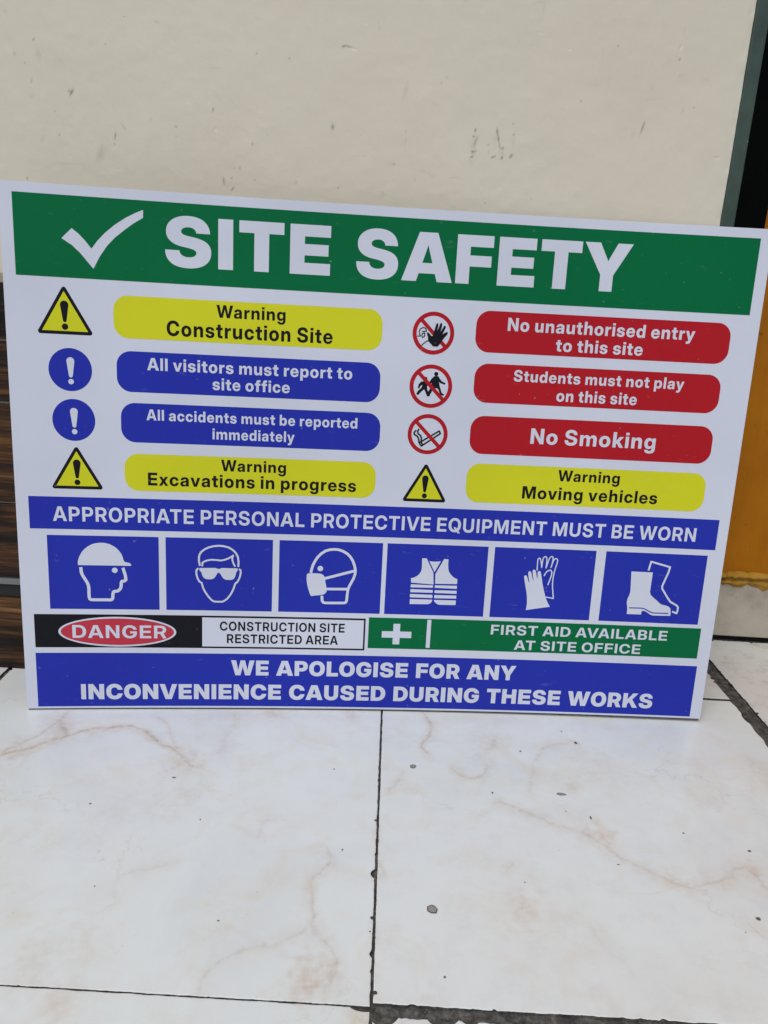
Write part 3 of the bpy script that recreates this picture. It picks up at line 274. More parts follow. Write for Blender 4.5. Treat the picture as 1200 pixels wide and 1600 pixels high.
def tag(o, label=None, cat=None, group=None, kind=None):
    for k, v in (('label', label), ('category', cat), ('group', group), ('kind', kind)):
        if v:
            o[k] = v
    return o

class MB:
    """Collects boxes and loose geometry for one mesh object."""
    def __init__(self):
        self.v, self.f = [], []
    def box(self, x0, x1, y0, y1, z0, z1):
        o = len(self.v)
        self.v += [(x, y, z) for z in (z0, z1) for y in (y0, y1) for x in (x0, x1)]
        self.f += [tuple(o + i for i in q) for q in ((0, 2, 3, 1), (4, 5, 7, 6), (0, 1, 5, 4), (2, 6, 7, 3), (0, 4, 6, 2), (1, 3, 7, 5))]
        return self
    def grid(self, P):
        """P: array (rows, cols, 3)"""
        o = len(self.v)
        r, c = P.shape[:2]
        self.v += P.reshape(-1, 3).tolist()
        self.f += [(o + i * c + j, o + i * c + j + 1, o + (i + 1) * c + j + 1, o + (i + 1) * c + j) for i in range(r - 1) for j in range(c - 1)]
        return self
    def build(self, name, m, parent=None, bevel=0.0, smooth=False, loc=(0, 0, 0)):
        o = link_mesh(name, self.v, self.f, m, parent, smooth, loc)
        if bevel:
            bm = bmesh.new()
            bm.from_mesh(o.data)
            bmesh.ops.bevel(bm, geom=bm.edges[:], offset=bevel, segments=2, affect='EDGES', profile=0.6)
            bm.to_mesh(o.data)
            bm.free()
        return o

def vnoise(x, y, s, seed=0):
    """Smooth value noise on numpy arrays, about -1..1."""
    g = np.random.default_rng(seed).uniform(-1, 1, (64, 64))
    x, y = np.asarray(x) / s + 1000.0, np.asarray(y) / s + 1000.0
    i, j = np.floor(x).astype(int), np.floor(y).astype(int)
    fx, fy = x - i, y - j
    fx, fy = fx * fx * (3 - 2 * fx), fy * fy * (3 - 2 * fy)
    G = lambda a, b: g[a % 64, b % 64]
    return (G(i, j) * (1 - fx) + G(i + 1, j) * fx) * (1 - fy) + (G(i, j + 1) * (1 - fx) + G(i + 1, j + 1) * fx) * fy

def fbm(x, y, s, seed=0, oct=4):
    return sum(vnoise(x, y, s / 2 ** k, seed + k) * 0.5 ** k for k in range(oct))

def set_attr(o, name, values):
    a = o.data.attributes.new(name, 'FLOAT', 'POINT')
    a.data.foreach_set('value', np.asarray(values, dtype=np.float32).ravel())

def attr(n, name):
    a = n.new('ShaderNodeAttribute')
    a.attribute_name = name
    return a.outputs['Fac']

# ------------------------------------------------------------------ the plaster wall behind the sign
WY = 0.9625           # front face of the plaster
WX = 0.3755           # where the wall ends at the door frame

def wall_mat():
    m, n, l, b = mat('cream_plaster', (0.55, 0.52, 0.45), 0.55, 0.35)
    co = objco(n)
    a1 = noise(n, l, 2.2, 4, 0.55, co)
    a2 = noise(n, l, 14, 5, 0.6, co)
    base = ramp(n, l, a1.outputs['Fac'], [(0.30, (0.655, 0.612, 0.475)), (0.5, (0.685, 0.622, 0.505)), (0.72, (0.675, 0.570, 0.465))])
    c = mixc(n, l, 0.5, base.outputs['Color'], ramp(n, l, a2.outputs['Fac'], [(0.25, (0.63, 0.575, 0.455)), (0.75, (0.69, 0.62, 0.505))]).outputs['Color'])
    # streaky roller / trowel marks
    mp = n.new('ShaderNodeMapping')
    mp.inputs['Scale'].default_value = (3, 3, 24)
    mp.inputs['Rotation'].default_value = (0, 0.06, 0)
    l.new(co, mp.inputs['Vector'])
    st = noise(n, l, 3, 5, 0.6, mp.outputs[0])
    c = mixc(n, l, mth(n, l, 'MULTIPLY', ramp(n, l, st.outputs['Fac'], [(0.55, (0, 0, 0)), (0.8, (1, 1, 1))]).outputs['Color'], 0.07), c, (0.46, 0.43, 0.36))
    brk = ramp(n, l, noise(n, l, 500, 2, 0.6, co).outputs['Fac'], [(0.38, (0.35, 0.35, 0.35)), (0.60, (1, 1, 1))]).outputs['Color']
    c = mixc(n, l, mth(n, l, 'MULTIPLY', attr(n, 'smudge'), brk, True), c, (0.150, 0.215, 0.130))
    c = mixc(n, l, attr(n, 'mark'), c, (0.040, 0.062, 0.036))
    c = mixc(n, l, attr(n, 'chip'), c, (0.74, 0.70, 0.62))
    l.new(c, b.inputs['Base Color'])
    h = mth(n, l, 'ADD', mth(n, l, 'MULTIPLY', noise(n, l, 6, 4, 0.5, co).outputs['Fac'], 1.0), mth(n, l, 'MULTIPLY', noise(n, l, 160, 3, 0.6, co).outputs['Fac'], 0.10))
    h = mth(n, l, 'ADD', h, mth(n, l, 'MULTIPLY', st.outputs['Fac'], 0.08))
    bump(n, l, b, h, 0.12, 0.006)
    return m

WALL = wall_mat()
xs = np.arange(-0.60, WX + 1e-6, 0.0012)
xs[-1] = WX
zs = np.arange(0.53, 0.93, 0.0012)
X, Z = np.meshgrid(xs, zs)
mark, smud, chip = np.zeros_like(X), np.zeros_like(X), np.zeros_like(X)
DY = 0.0006 * fbm(X, Z, 0.12, 3) + 0.00015 * fbm(X, Z, 0.012, 9)
for mx, mz, rx, rz, ang, s, kind in WALL_MARKS:
    ca, sa = math.cos(math.radians(ang)), math.sin(math.radians(ang))
    dx, dz = X - mx, Z - mz
    u_ = (dx * ca - dz * sa) / max(rx, 0.0010)
    v_ = (dx * sa + dz * ca) / max(rz, 0.0010)
    wob = 1 + 0.45 * vnoise(X, Z, 0.0035, int(1000 * (mx + 2)) % 97)
    g = np.exp(-((u_ ** 2 + v_ ** 2) * wob) ** (1.0 if kind == 2 else 1.6)) * s * (0.85 if kind == 2 else 0.72)
    if kind == 0:
        mark = np.maximum(mark, g)
    elif kind == 2:
        smud = np.maximum(smud, g)
    else:
        chip = np.maximum(chip, g)
        DY = DY + 0.0010 * g
for _ in range(26):        # the smallest flecks, which follow no pattern
    mx, mz = RNG.uniform(-0.46, 0.37), RNG.uniform(0.63, 0.85)
    r = RNG.uniform(0.0008, 0.0015)
    g = np.exp(-(((X - mx) / r) ** 2 + ((Z - mz) / (r * RNG.uniform(0.8, 2.2))) ** 2)) * RNG.uniform(0.08, 0.32)
    if RNG.random() < 0.65:
        mark = np.maximum(mark, g)
    else:
        chip = np.maximum(chip, g)
# crumbled plaster edge along the door frame
edge = WX - X
g = np.clip(1 - edge / (0.004 + 0.003 * (1 + vnoise(Z, Z * 0, 0.02, 4))), 0, 1)
chip = np.maximum(chip, 0.75 * g * (0.5 + 0.5 * vnoise(X, Z, 0.006, 12)))
DY += 0.0012 * g * (0.5 + 0.5 * vnoise(Z, X, 0.01, 21))
mb = MB()
mb.grid(np.stack([X, WY + DY, Z], -1))
nf = len(mb.v)
mb.box(-2.6, -0.60, WY, WY + 0.1, 0.0, 2.7)
mb.box(-0.60, WX, WY + 0.004, WY + 0.1, 0.0, 2.7)
mb.box(-0.60, WX, WY, WY + 0.004, 0.9286, 2.7)
mb.box(-0.60, WX, WY, WY + 0.004, 0.0, 0.5302)
wall = mb.build('plaster_wall', WALL, smooth=False)
wall.data.polygons.foreach_set('use_smooth', [True] * ((len(xs) - 1) * (len(zs) - 1)) + [False] * 24)
for nm, arr in (('mark', mark), ('smudge', smud), ('chip', chip)):
    set_attr(wall, nm, np.concatenate([arr.ravel(), np.zeros(len(mb.v) - nf)]))
tag(wall, 'cream plaster wall with small scuffs and green scratches above the safety sign', 'wall', kind='thing')

# burnt-wood planks over the lower part of the wall
def wood_mat():
    m, n, l, b = mat('charred_wood', (0.06, 0.03, 0.015), 0.55, 0.25)
    co = objco(n)
    def streak(sx, sz, sc, det, dist=0.0):
        mp = n.new('ShaderNodeMapping')
        mp.inputs['Scale'].default_value = (sx, 1.0, sz)
        l.new(co, mp.inputs['Vector'])
        return noise(n, l, sc, det, 0.65, mp.outputs[0], dist).outputs['Fac']
    fine = streak(5, 130, 1.6, 4, 0.4)
    mid = streak(3.0, 34, 1.5, 4, 0.9)
    f = mth(n, l, 'ADD', mth(n, l, 'MULTIPLY', fine, 0.45), mth(n, l, 'MULTIPLY', mid, 0.62))
    r = ramp(n, l, f, [(0.40, (0.006, 0.005, 0.0045)), (0.50, (0.030, 0.012, 0.006)), (0.57, (0.085, 0.034, 0.011)), (0.66, (0.17, 0.080, 0.026)), (0.78, (0.30, 0.17, 0.075))])
    burn = ramp(n, l, streak(1.2, 11, 1.2, 2), [(0.40, (0.16, 0.15, 0.15)), (0.55, (1, 1, 1))])
    l.new(mixc(n, l, 1.0, r.outputs['Color'], burn.outputs['Color'], 'MULTIPLY'), b.inputs['Base Color'])
    bump(n, l, b, f, 0.6, 0.003)
    return m

WOOD = wood_mat()
STEEL = mat('dull_metal', (0.20, 0.20, 0.20), 0.45)
STEEL[3].inputs['Metallic'].default_value = 0.4
pb = MB()
for z0, z1, dy in ((0.0005, 0.1065, 0), (0.1365, 0.2385, 0.001), (0.2415, 0.3705, 0), (0.3735, 0.4485, 0.0012), (0.4515, 0.5175, 0)):
    pb.box(-2.55, 0.30, 0.9555 + dy, WY - 0.0003, z0, z1)
pan = pb.build('wood_panelling', WOOD, wall, bevel=0.0012)
pan['label'] = 'dark charred wood planks on the foot of the wall'
pan.data.materials.append(WOOD)
MB().box(-2.55, 0.30, 0.9535, WY - 0.0006, 0.1265, 0.1345).build('metal_strip', STEEL[0], pan, bevel=0.0008)
MB().box(-2.55, 0.30, 0.9585, WY - 0.0006, 0.1072, 0.1260).build('shade_strip', mat('shade_black', (0.012, 0.011, 0.010), 0.7)[0], pan)  # black strip added as painted shadow below the metal strip
MB().box(-2.55, 0.30, 0.9540, WY - 0.0004, 0.5185, 0.5300).build('top_rail', mat('rail_wood', (0.36, 0.28, 0.20), 0.55)[0], pan, bevel=0.001)

# ------------------------------------------------------------------ door frame at the end of the wall
def paint_mat(name, col, rough, sc=30, amt=0.25, chipcol=None):
    m, n, l, b = mat(name, col, rough, 0.5)
    co = objco(n)
    a = noise(n, l, sc, 5, 0.6, co)
    c = ramp(n, l, a.outputs['Fac'], [(0.3, tuple(v * (1 - amt) for v in col)), (0.7, tuple(v * (1 + amt) for v in col))]).outputs['Color']
    if chipcol:
        k = ramp(n, l, noise(n, l, 75, 2, 0.5, co).outputs['Fac'], [(0.72, (0, 0, 0)), (0.75, (1, 1, 1))])
        c = mixc(n, l, k.outputs['Color'], c, chipcol)
    l.new(c, b.inputs['Base Color'])
    bump(n, l, b, noise(n, l, 60, 4, 0.6, co).outputs['Fac'], 0.35, 0.0015)
    return m

GREEN = paint_mat('grey_green_paint', (0.040, 0.064, 0.048), 0.38, chipcol=(0.16, 0.18, 0.15))
BLACK = paint_mat('flat_black', (0.0020, 0.0026, 0.0022), 0.6)
BLACK.node_tree.nodes['Principled BSDF'].inputs['Specular IOR Level'].default_value = 0.04
fb = MB()
fb.box(WX + 0.0004, WX + 0.0165, WY - 0.0015, WY + 0.055, 0.0, 2.2)
frame = fb.build('door_frame', GREEN, bevel=0.0016)
tag(frame, 'narrow grey green door frame beside a black gap, right of the cream wall', 'door frame', kind='thing')
jb = MB()
jb.box(WX - 0.02, 0.5185, 1.165, 1.30, 0.0, 2.2)
jb.box(WX - 0.02, WX + 0.004, WY + 0.102, 1.1645, 0.0, 2.2)
jb.build('black_infill', BLACK, frame)  # near-black boxes filling the gap between frame and orange wall

# ------------------------------------------------------------------ orange wall with a white tiled skirting
def orange_mat():
    m, n, l, b = mat('orange_paint', (0.36, 0.16, 0.012), 0.5, 0.12)
    co = objco(n)
    a = noise(n, l, 7, 5, 0.6, co)
    mp = n.new('ShaderNodeMapping')
    mp.inputs['Scale'].default_value = (30, 30, 3)
    l.new(co, mp.inputs['Vector'])
    s = noise(n, l, 3, 4, 0.6, mp.outputs[0])
    c = ramp(n, l, a.outputs['Fac'], [(0.3, (0.36, 0.115, 0.003)), (0.7, (0.44, 0.155, 0.004))]).outputs['Color']
    c = mixc(n, l, mth(n, l, 'MULTIPLY', ramp(n, l, s.outputs['Fac'], [(0.5, (0, 0, 0)), (0.75, (1, 1, 1))]).outputs['Color'], 0.25), c, (0.22, 0.085, 0.008))
    k = ramp(n, l, noise(n, l, 60, 3, 0.6, co).outputs['Fac'], [(0.68, (0, 0, 0)), (0.73, (1, 1, 1))])
    c = mixc(n, l, mth(n, l, 'MULTIPLY', k.outputs['Color'], 0.5), c, (0.10, 0.045, 0.012))
    l.new(c, b.inputs['Base Color'])
    bump(n, l, b, mth(n, l, 'ADD', s.outputs['Fac'], noise(n, l, 90, 3, 0.6, co).outputs['Fac']), 0.35, 0.0015)
    return m

ORANGE = orange_mat()
OY = 1.203
ob = MB()
ob.box(0.5195, 2.2, OY, OY + 0.15, 0.1215, 2.7)
orange = ob.build('orange_wall', ORANGE)
tag(orange, 'orange painted wall with brush marks above a white skirting', 'wall', kind='thing')

def dirty_tile_mat():
    m, n, l, b = mat('skirting_tile', (0.50, 0.47, 0.42), 0.35, 0.5)
    co = objco(n)
    a = noise(n, l, 22, 6, 0.65, co)
    c = ramp(n, l, a.outputs['Fac'], [(0.28, (0.32, 0.27, 0.21)), (0.5, (0.46, 0.40, 0.32)), (0.75, (0.53, 0.47, 0.385))]).outputs['Color']
    k = ramp(n, l, noise(n, l, 40, 5, 0.7, co, 0.8).outputs['Fac'], [(0.63, (0, 0, 0)), (0.70, (1, 1, 1))])
    c = mixc(n, l, mth(n, l, 'MULTIPLY', k.outputs['Color'], 0.5), c, (0.20, 0.17, 0.13))
    l.new(c, b.inputs['Base Color'])
    bump(n, l, b, noise(n, l, 120, 3, 0.6, co).outputs['Fac'], 0.2, 0.001)
    return m

MB().box(0.5195, 2.2, OY - 0.004, OY + 0.15, 0.0075, 0.1080).build('skirting', dirty_tile_mat(), orange, bevel=0.0012)
MB().box(0.5195, 2.2, OY + 0.004, OY + 0.15, -0.002, 0.0073).build('base_gap', mat('gap_dirt', (0.010, 0.009, 0.008), 0.9)[0], orange)
# lumpy rounded ledge where the paint was slopped over the top of the skirting, with runs
xg = np.arange(0.5195, 1.0, 0.0016)
tg = np.linspace(0, 1, 31)
GX, GT = np.meshgrid(xg, tg)
rag = 0.55 + 0.9 * vnoise(GX, GX * 0, 0.031, 31) + 0.6 * vnoise(GX, GX * 0, 0.011, 33) + 0.4 * vnoise(GX, GX * 0, 0.004, 34)
zz = 0.1225 - 0.0235 * GT - np.clip(GT - 0.6, 0, 1) * 0.015 * rag + 0.0012 * vnoise(GX, GT * 0.1, 0.013, 36)
lump = 1 + 0.45 * vnoise(GX, zz, 0.014, 35) + 0.3 * vnoise(GX, zz, 0.005, 38)
bul = 0.0085 * np.exp(-((GT - 0.24) / 0.15) ** 2) * lump + 0.0032 * np.exp(-((GT - 0.74) / 0.13) ** 2) * lump + 0.0008
bul -= 0.0016 * np.exp(-((GT - 0.50) / 0.05) ** 2)
yy = OY - 0.0042 - bul
yy[0, :] = OY + 0.001
yy[-1, :] = OY - 0.0036
RIDGE = orange_mat()
RIDGE.name = 'thick_orange_paint'
rb_ = RIDGE.node_tree.nodes['Principled BSDF']
rl = RIDGE.node_tree.links
rco = objco(RIDGE.node_tree.nodes)
rk = ramp(RIDGE.node_tree.nodes, rl, noise(RIDGE.node_tree.nodes, rl, 45, 5, 0.7, rco, 0.6).outputs['Fac'], [(0.55, (0, 0, 0)), (0.66, (1, 1, 1))])
rl.new(mixc(RIDGE.node_tree.nodes, rl, mth(RIDGE.node_tree.nodes, rl, 'MULTIPLY', rk.outputs['Color'], 0.75), rb_.inputs['Base Color'].links[0].from_socket, (0.16, 0.075, 0.018)), rb_.inputs['Base Color'])
rn = RIDGE.node_tree.nodes
for nd in rn:
    if nd.type == 'VALTORGB' and abs(nd.color_ramp.elements[0].color[0] - 0.36) < 1e-3:
        # the thick bead keeps a paler yellow than the brushed wall
        nd.color_ramp.elements[0].color = (0.33, 0.155, 0.014, 1)
        nd.color_ramp.elements[1].color = (0.46, 0.255, 0.040, 1)
MB().grid(np.stack([GX, yy, zz], -1)).build('paint_ridge', RIDGE, orange, smooth=True)

# ------------------------------------------------------------------ the tiled floor
def marble_mat():
    m, n, l, b = mat('marble_tile', (0.62, 0.62, 0.62), 0.2, 0.36)
    co = objco(n)
    big = noise(n, l, 3.5, 5, 0.6, co, 0.6)
    mid = noise(n, l, 16, 6, 0.62, co, 1.2)
    base = ramp(n, l, big.outputs['Fac'], [(0.30, (0.725, 0.718, 0.685)), (0.48, (0.755, 0.766, 0.745)), (0.70, (0.675, 0.695, 0.695))]).outputs['Color']
    c = mixc(n, l, mth(n, l, 'MULTIPLY', ramp(n, l, mid.outputs['Fac'], [(0.50, (0, 0, 0)), (0.72, (1, 1, 1))]).outputs['Color'], 0.50), base, (0.70, 0.635, 0.53))
    pale = noise(n, l, 7, 4, 0.6, co, 1.5)
    c = mixc(n, l, mth(n, l, 'MULTIPLY', ramp(n, l, pale.outputs['Fac'], [(0.55, (0, 0, 0)), (0.75, (1, 1, 1))]).outputs['Color'], 0.4), c, (0.76, 0.755, 0.735))
    # hair veins
    vo = n.new('ShaderNodeTexVoronoi')
    vo.feature = 'DISTANCE_TO_EDGE'
    vo.inputs['Scale'].default_value = 5.5
    wrp = noise(n, l, 6, 5, 0.65, co)
    va = n.new('ShaderNodeVectorMath')
    va.operation = 'MULTIPLY_ADD'
    l.new(wrp.outputs['Color'], va.inputs[0])
    va.inputs[1].default_value = (0.30, 0.30, 0.30)
    l.new(co, va.inputs[2])
    l.new(va.outputs[0], vo.inputs['Vector'])
    hair = ramp(n, l, vo.outputs['Distance'], [(0.0, (1, 1, 1)), (0.012, (0, 0, 0))]).outputs['Color']
    gate = ramp(n, l, noise(n, l, 4, 3, 0.5, co).outputs['Fac'], [(0.50, (0, 0, 0)), (0.64, (1, 1, 1))]).outputs['Color']
    c = mixc(n, l, mth(n, l, 'MULTIPLY', mth(n, l, 'MULTIPLY', hair, gate), 0.22), c, (0.42, 0.33, 0.24))
    br = ramp(n, l, noise(n, l, 130, 4, 0.65, co).outputs['Fac'], [(0.32, (0.25, 0.25, 0.25)), (0.62, (1.0, 1.0, 1.0))]).outputs['Color']
    c = mixc(n, l, mth(n, l, 'MULTIPLY', attr(n, 'blotch'), br, True), c, (0.58, 0.405, 0.265))
    c = mixc(n, l, mth(n, l, 'MULTIPLY', attr(n, 'vein'), br, True), c, (0.38, 0.27, 0.18))
    dv = n.new('ShaderNodeTexVoronoi')
    dv.inputs['Scale'].default_value = 75
    l.new(co, dv.inputs['Vector'])
    dot = ramp(n, l, dv.outputs['Distance'], [(0.035, (1, 1, 1)), (0.075, (0, 0, 0))]).outputs['Color']
    pick = ramp(n, l, dv.outputs['Color'], [(0.60, (0, 0, 0)), (0.95, (1, 1, 1))]).outputs['Color']
    c = mixc(n, l, mth(n, l, 'MULTIPLY', mth(n, l, 'MULTIPLY', dot, pick), 0.45), c, (0.16, 0.14, 0.12))
    dirt = ramp(n, l, noise(n, l, 26, 6, 0.7, co).outputs['Fac'], [(0.50, (0, 0, 0)), (0.78, (1, 1, 1))]).outputs['Color']
    c = mixc(n, l, mth(n, l, 'MULTIPLY', dirt, attr(n, 'dirt'), True), c, (0.30, 0.225, 0.165))
    c = mixc(n, l, mth(n, l, 'MULTIPLY', attr(n, 'dirt'), 0.40), c, (0.50, 0.42, 0.34))
    l.new(c, b.inputs['Base Color'])
    r = mth(n, l, 'ADD', 0.13, mth(n, l, 'MULTIPLY', noise(n, l, 20, 5, 0.65, co).outputs['Fac'], 0.20))
    l.new(r, b.inputs['Roughness'])
    h = mth(n, l, 'ADD', noise(n, l, 8, 2, 0.5, co).outputs['Fac'], mth(n, l, 'MULTIPLY', noise(n, l, 260, 2, 0.5, co).outputs['Fac'], 0.012))
    bump(n, l, b, h, 0.12, 0.004)
    return m

MARBLE = marble_mat()

def bites(t, spec, seed):
    """Depth of the chipped edge at positions t: fine wear plus a few bites (position, half width, depth)."""
    e = 0.00025 * (1 + vnoise(t, t * 0, 0.008, seed)) + 0.00015 * (1 + vnoise(t, t * 0, 0.002, seed + 1))
    for p, w, dp in spec:
        e = np.maximum(e, dp * np.clip(1 - ((t - p) / w) ** 2, 0, 1) ** 0.7)
    return e

def tile_mesh(x0, x1, y0, y1, res, bl=(), br_=(), bb=(), bt=(), seed=0, rough=(1, 1, 1, 1), dirt=0.0):
    nx, ny = max(4, int((x1 - x0) / res)), max(4, int((y1 - y0) / res))
    inner = lambda k: np.concatenate([[0, 0.0012, 0.0028], np.linspace(0.0056, 1 - 0.0056, k), [1 - 0.0028, 1 - 0.0012, 1]])
    gx, gy = np.meshgrid(inner(nx), inner(ny))
    X, Y = x0 + gx * (x1 - x0), y0 + gy * (y1 - y0)
    L = x0 + rough[0] * bites(Y, bl, seed + 10)
    R = x1 - rough[1] * bites(Y, br_, seed + 20)
    B = y0 + rough[2] * bites(X, bb, seed + 30)
    T = y1 - rough[3] * bites(X, bt, seed + 40)
    k = 0.012
    X2 = X + (L - x0) * np.clip(1 - (X - x0) / k, 0, 1) - (x1 - R) * np.clip(1 - (x1 - X) / k, 0, 1)
    Y2 = Y + (B - y0) * np.clip(1 - (Y - y0) / k, 0, 1) - (y1 - T) * np.clip(1 - (y1 - Y) / k, 0, 1)
    ed = np.minimum(np.minimum(X - x0, x1 - X), np.minimum(Y - y0, y1 - Y))
    Zt = -0.0003 * np.clip(1 - ed / 0.0012, 0, 1) ** 2
    mb = MB()
    mb.grid(np.stack([X2, Y2, Zt], -1))
    vein, blot, dr = np.zeros_like(X), np.zeros_like(X), np.full_like(X, dirt)
    XX, YY = X2, Y2
    if res < 0.004:
        wx = XX + 0.0030 * fbm(XX, YY, 0.020, 51, 4)
        wy = YY + 0.0030 * fbm(XX, YY, 0.020, 57, 4)
        for pts, w, s in VEINS:
            p = np.array(pts)
            for a, b_ in zip(p[:-1], p[1:]):
                if max(a[0], b_[0]) < x0 - 0.03 or min(a[0], b_[0]) > x1 + 0.03:
                    continue
                ab = b_ - a
                t = np.clip(((wx - a[0]) * ab[0] + (wy - a[1]) * ab[1]) / (ab @ ab), 0, 1)
                dd = np.hypot(wx - a[0] - t * ab[0], wy - a[1] - t * ab[1])
                ww = w * 0.00100 * (0.8 + 0.5 * vnoise(XX, YY, 0.012, 61))
                vein = np.maximum(vein, s * 0.66 * np.exp(-(dd / np.maximum(ww, 0.0007)) ** 2))
                blot = np.maximum(blot, s * 0.62 * np.exp(-(dd / (ww * 6.0)) ** 2))
        for (px, py), r, s in BLOTCHES:
            q = np.hypot(wx - px, (wy - py) * 0.8) / (r * 0.00095)
            blot = np.maximum(blot, min(1, 1.1 * s) * np.exp(-(q * (1 + 0.5 * vnoise(XX, YY, 0.006, 71))) ** 2))
    # grime creeps in along the joints
    dr = np.maximum(dr, 0.55 * np.exp(-ed / 0.0035) * (0.5 + 0.5 * vnoise(XX, YY, 0.03, 81)))
    # skirt down into the joint
    r_, c_ = X.shape
    ring = [i for i in range(c_)] + [i * c_ + c_ - 1 for i in range(1, r_)] + [(r_ - 1) * c_ + i for i in range(c_ - 2, -1, -1)] + [i * c_ for i in range(r_ - 2, 0, -1)]
    o = len(mb.v)
    mb.v += [(mb.v[i][0], mb.v[i][1], -0.006) for i in ring]
    nr = len(ring)
    mb.f += [(ring[i], o + i, o + (i + 1) % nr, ring[(i + 1) % nr]) for i in range(nr)]
    ex = np.zeros(nr)
    return mb, [np.concatenate([a.ravel(), ex]) for a in (vein, blot, np.clip(dr, 0, 1))], nr

def rb(a, b, k, w=(0.001, 0.004), dp=(0.0006, 0.002), seed=0):
    g = np.random.default_rng(seed)
    return [(g.uniform(a, b), g.uniform(*w), g.uniform(*dp)) for _ in range(k)]

def grout_mat():
    m, n, l, b = mat('dirty_grout', (0.03, 0.027, 0.024), 0.9, 0.2)
    co = objco(n)
    a = noise(n, l, 160, 5, 0.7, co)
    c = ramp(n, l, a.outputs['Fac'], [(0.30, (0.030, 0.028, 0.027)), (0.52, (0.085, 0.078, 0.070)), (0.72, (0.19, 0.17, 0.15))]).outputs['Color']
    l.new(c, b.inputs['Base Color'])
    bump(n, l, b, a.outputs['Fac'], 0.7, 0.0012)
    return m

GROUT = grout_mat()
parts = []
C0, C1, C2, CL = (-0.5055, 0.0120), (0.0138, 0.5140), (0.5345, 1.05), (-1.03, -0.5110)
parts.append(tile_mesh(*C0, 0.4627, 0.986, 0.0014, seed=1, br_=[(0.604, 0.006, 0.0042), (0.630, 0.003, 0.001), (0.512, 0.0035, 0.0022), (0.495, 0.002, 0.0012), (0.75, 0.003, 0.001)] + rb(0.47, 0.95, 6, w=(0.0015, 0.007), dp=(0.0003, 0.0010), seed=2), bb=rb(-0.5, 0, 12, dp=(0.0003, 0.001), seed=3), bl=rb(0.5, 0.98, 10, seed=4), dirt=0.08))
parts.append(tile_mesh(*C1, 0.4655, 0.9845, 0.0014, seed=5, bl=rb(0.47, 0.95, 9, dp=(0.0003, 0.001), seed=6), br_=[(0.905, 0.016, 0.0010), (0.938, 0.014, 0.0016), (0.99, 0.02, 0.0012), (0.868, 0.016, 0.0013)] + rb(0.47, 0.98, 22, dp=(0.0003, 0.0012), seed=7), bb=rb(0.02, 0.5, 14, dp=(0.0003, 0.0016), seed=8), bt=rb(0.02, 0.5, 8, seed=9), rough=(1, 2.5, 1.5, 1.5), dirt=0.14))
parts.append(tile_mesh(*C2, 0.745, 1.1960, 0.0025, seed=11, bl=rb(0.75, 1.2, 20, dp=(0.0003, 0.0010), seed=12), bt=rb(0.53, 1, 14, dp=(0.001, 0.003), seed=13), rough=(2.5, 1, 1, 2.5), dirt=0.75))
parts.append(tile_mesh(*C0, -0.06, 0.4622, 0.0022, seed=15, bt=rb(-0.5, 0, 10, dp=(0.0003, 0.001), seed=16) + [(0.008, 0.012, 0.004)], br_=rb(0.3, 0.46, 6, seed=17), dirt=0.1))
parts.append(tile_mesh(*C1, -0.06, 0.4560, 0.0022, seed=19, bt=rb(0.02, 0.5, 18, w=(0.003, 0.012), dp=(0.001, 0.003), seed=20) + [(0.022, 0.012, 0.003)], rough=(1, 1, 1, 3), dirt=0.15))
parts.append(tile_mesh(*CL, 0.4645, 0.986, 0.0030, seed=21, br_=rb(0.8, 0.98, 8, seed=22), dirt=0.2))
parts.append(tile_mesh(*C1, 0.9895, 1.51, 0.0050, seed=23, bb=rb(0.02, 0.5, 10, seed=24), br_=rb(1, 1.2, 8, seed=26), rough=(1, 2.5, 1.5, 1), dirt=0.6))
parts.append(tile_mesh(*C0, 0.9895, 1.51, 0.02, seed=25))
parts.append(tile_mesh(*C2, 0.22, 0.7415, 0.006, seed=27, dirt=0.4))
for (a, b) in ((-1.55, -1.033), CL, C0, C1, C2, (1.053, 1.57)):
    for k in range(4):
        y1 = -0.0635 - 0.5245 * k
        parts.append(tile_mesh(a, b, y1 - 0.521, y1, 0.05, seed=30 + k))
for (a, b, c, e_) in ((-1.55, -1.033, 0.4645, 0.986), (-1.55, -1.033, -0.06, 0.461), (*CL, -0.06, 0.461), (1.053, 1.57, -0.06, 0.461), (1.053, 1.57, 0.4645, 0.986), (*C2, -0.06, 0.2165), (1.053, 1.57, 0.9895, 1.2)):
    parts.append(tile_mesh(a, b, c, e_, 0.05, seed=50))
fm = MB()
at = [[], [], []]
mats = []
for mb, arrs, nr in parts:
    mats += [0] * (len(mb.f) - nr) + [1] * nr
    o = len(fm.v)
    fm.v += mb.v
    fm.f += [tuple(o + i for i in f) for f in mb.f]
    for k in range(3):
        at[k].append(arrs[k])
floor = fm.build('floor', MARBLE, smooth=False)
for nm, a in zip(('vein', 'blotch', 'dirt'), at):
    set_attr(floor, nm, np.concatenate(a))
floor.data.materials.append(GROUT)
floor.data.polygons.foreach_set('material_index', mats)
floor['kind'] = 'structure'

gb = MB()
gx, gy = np.meshgrid(np.concatenate([[-3.0], np.arange(-0.53, 0.56, 0.0035), [3.0]]), np.concatenate([[-3.0], np.arange(0.42, 1.25, 0.0035), [3.0]]))
gz = -0.0032 + 0.0011 * fbm(gx, gy, 0.012, 91) + 0.0006 * vnoise(gx, gy, 0.005, 95)
gb.grid(np.stack([gx, gy, np.minimum(gz, -0.0015)], -1))
gb.build('grout', GROUT, floor, smooth=True)

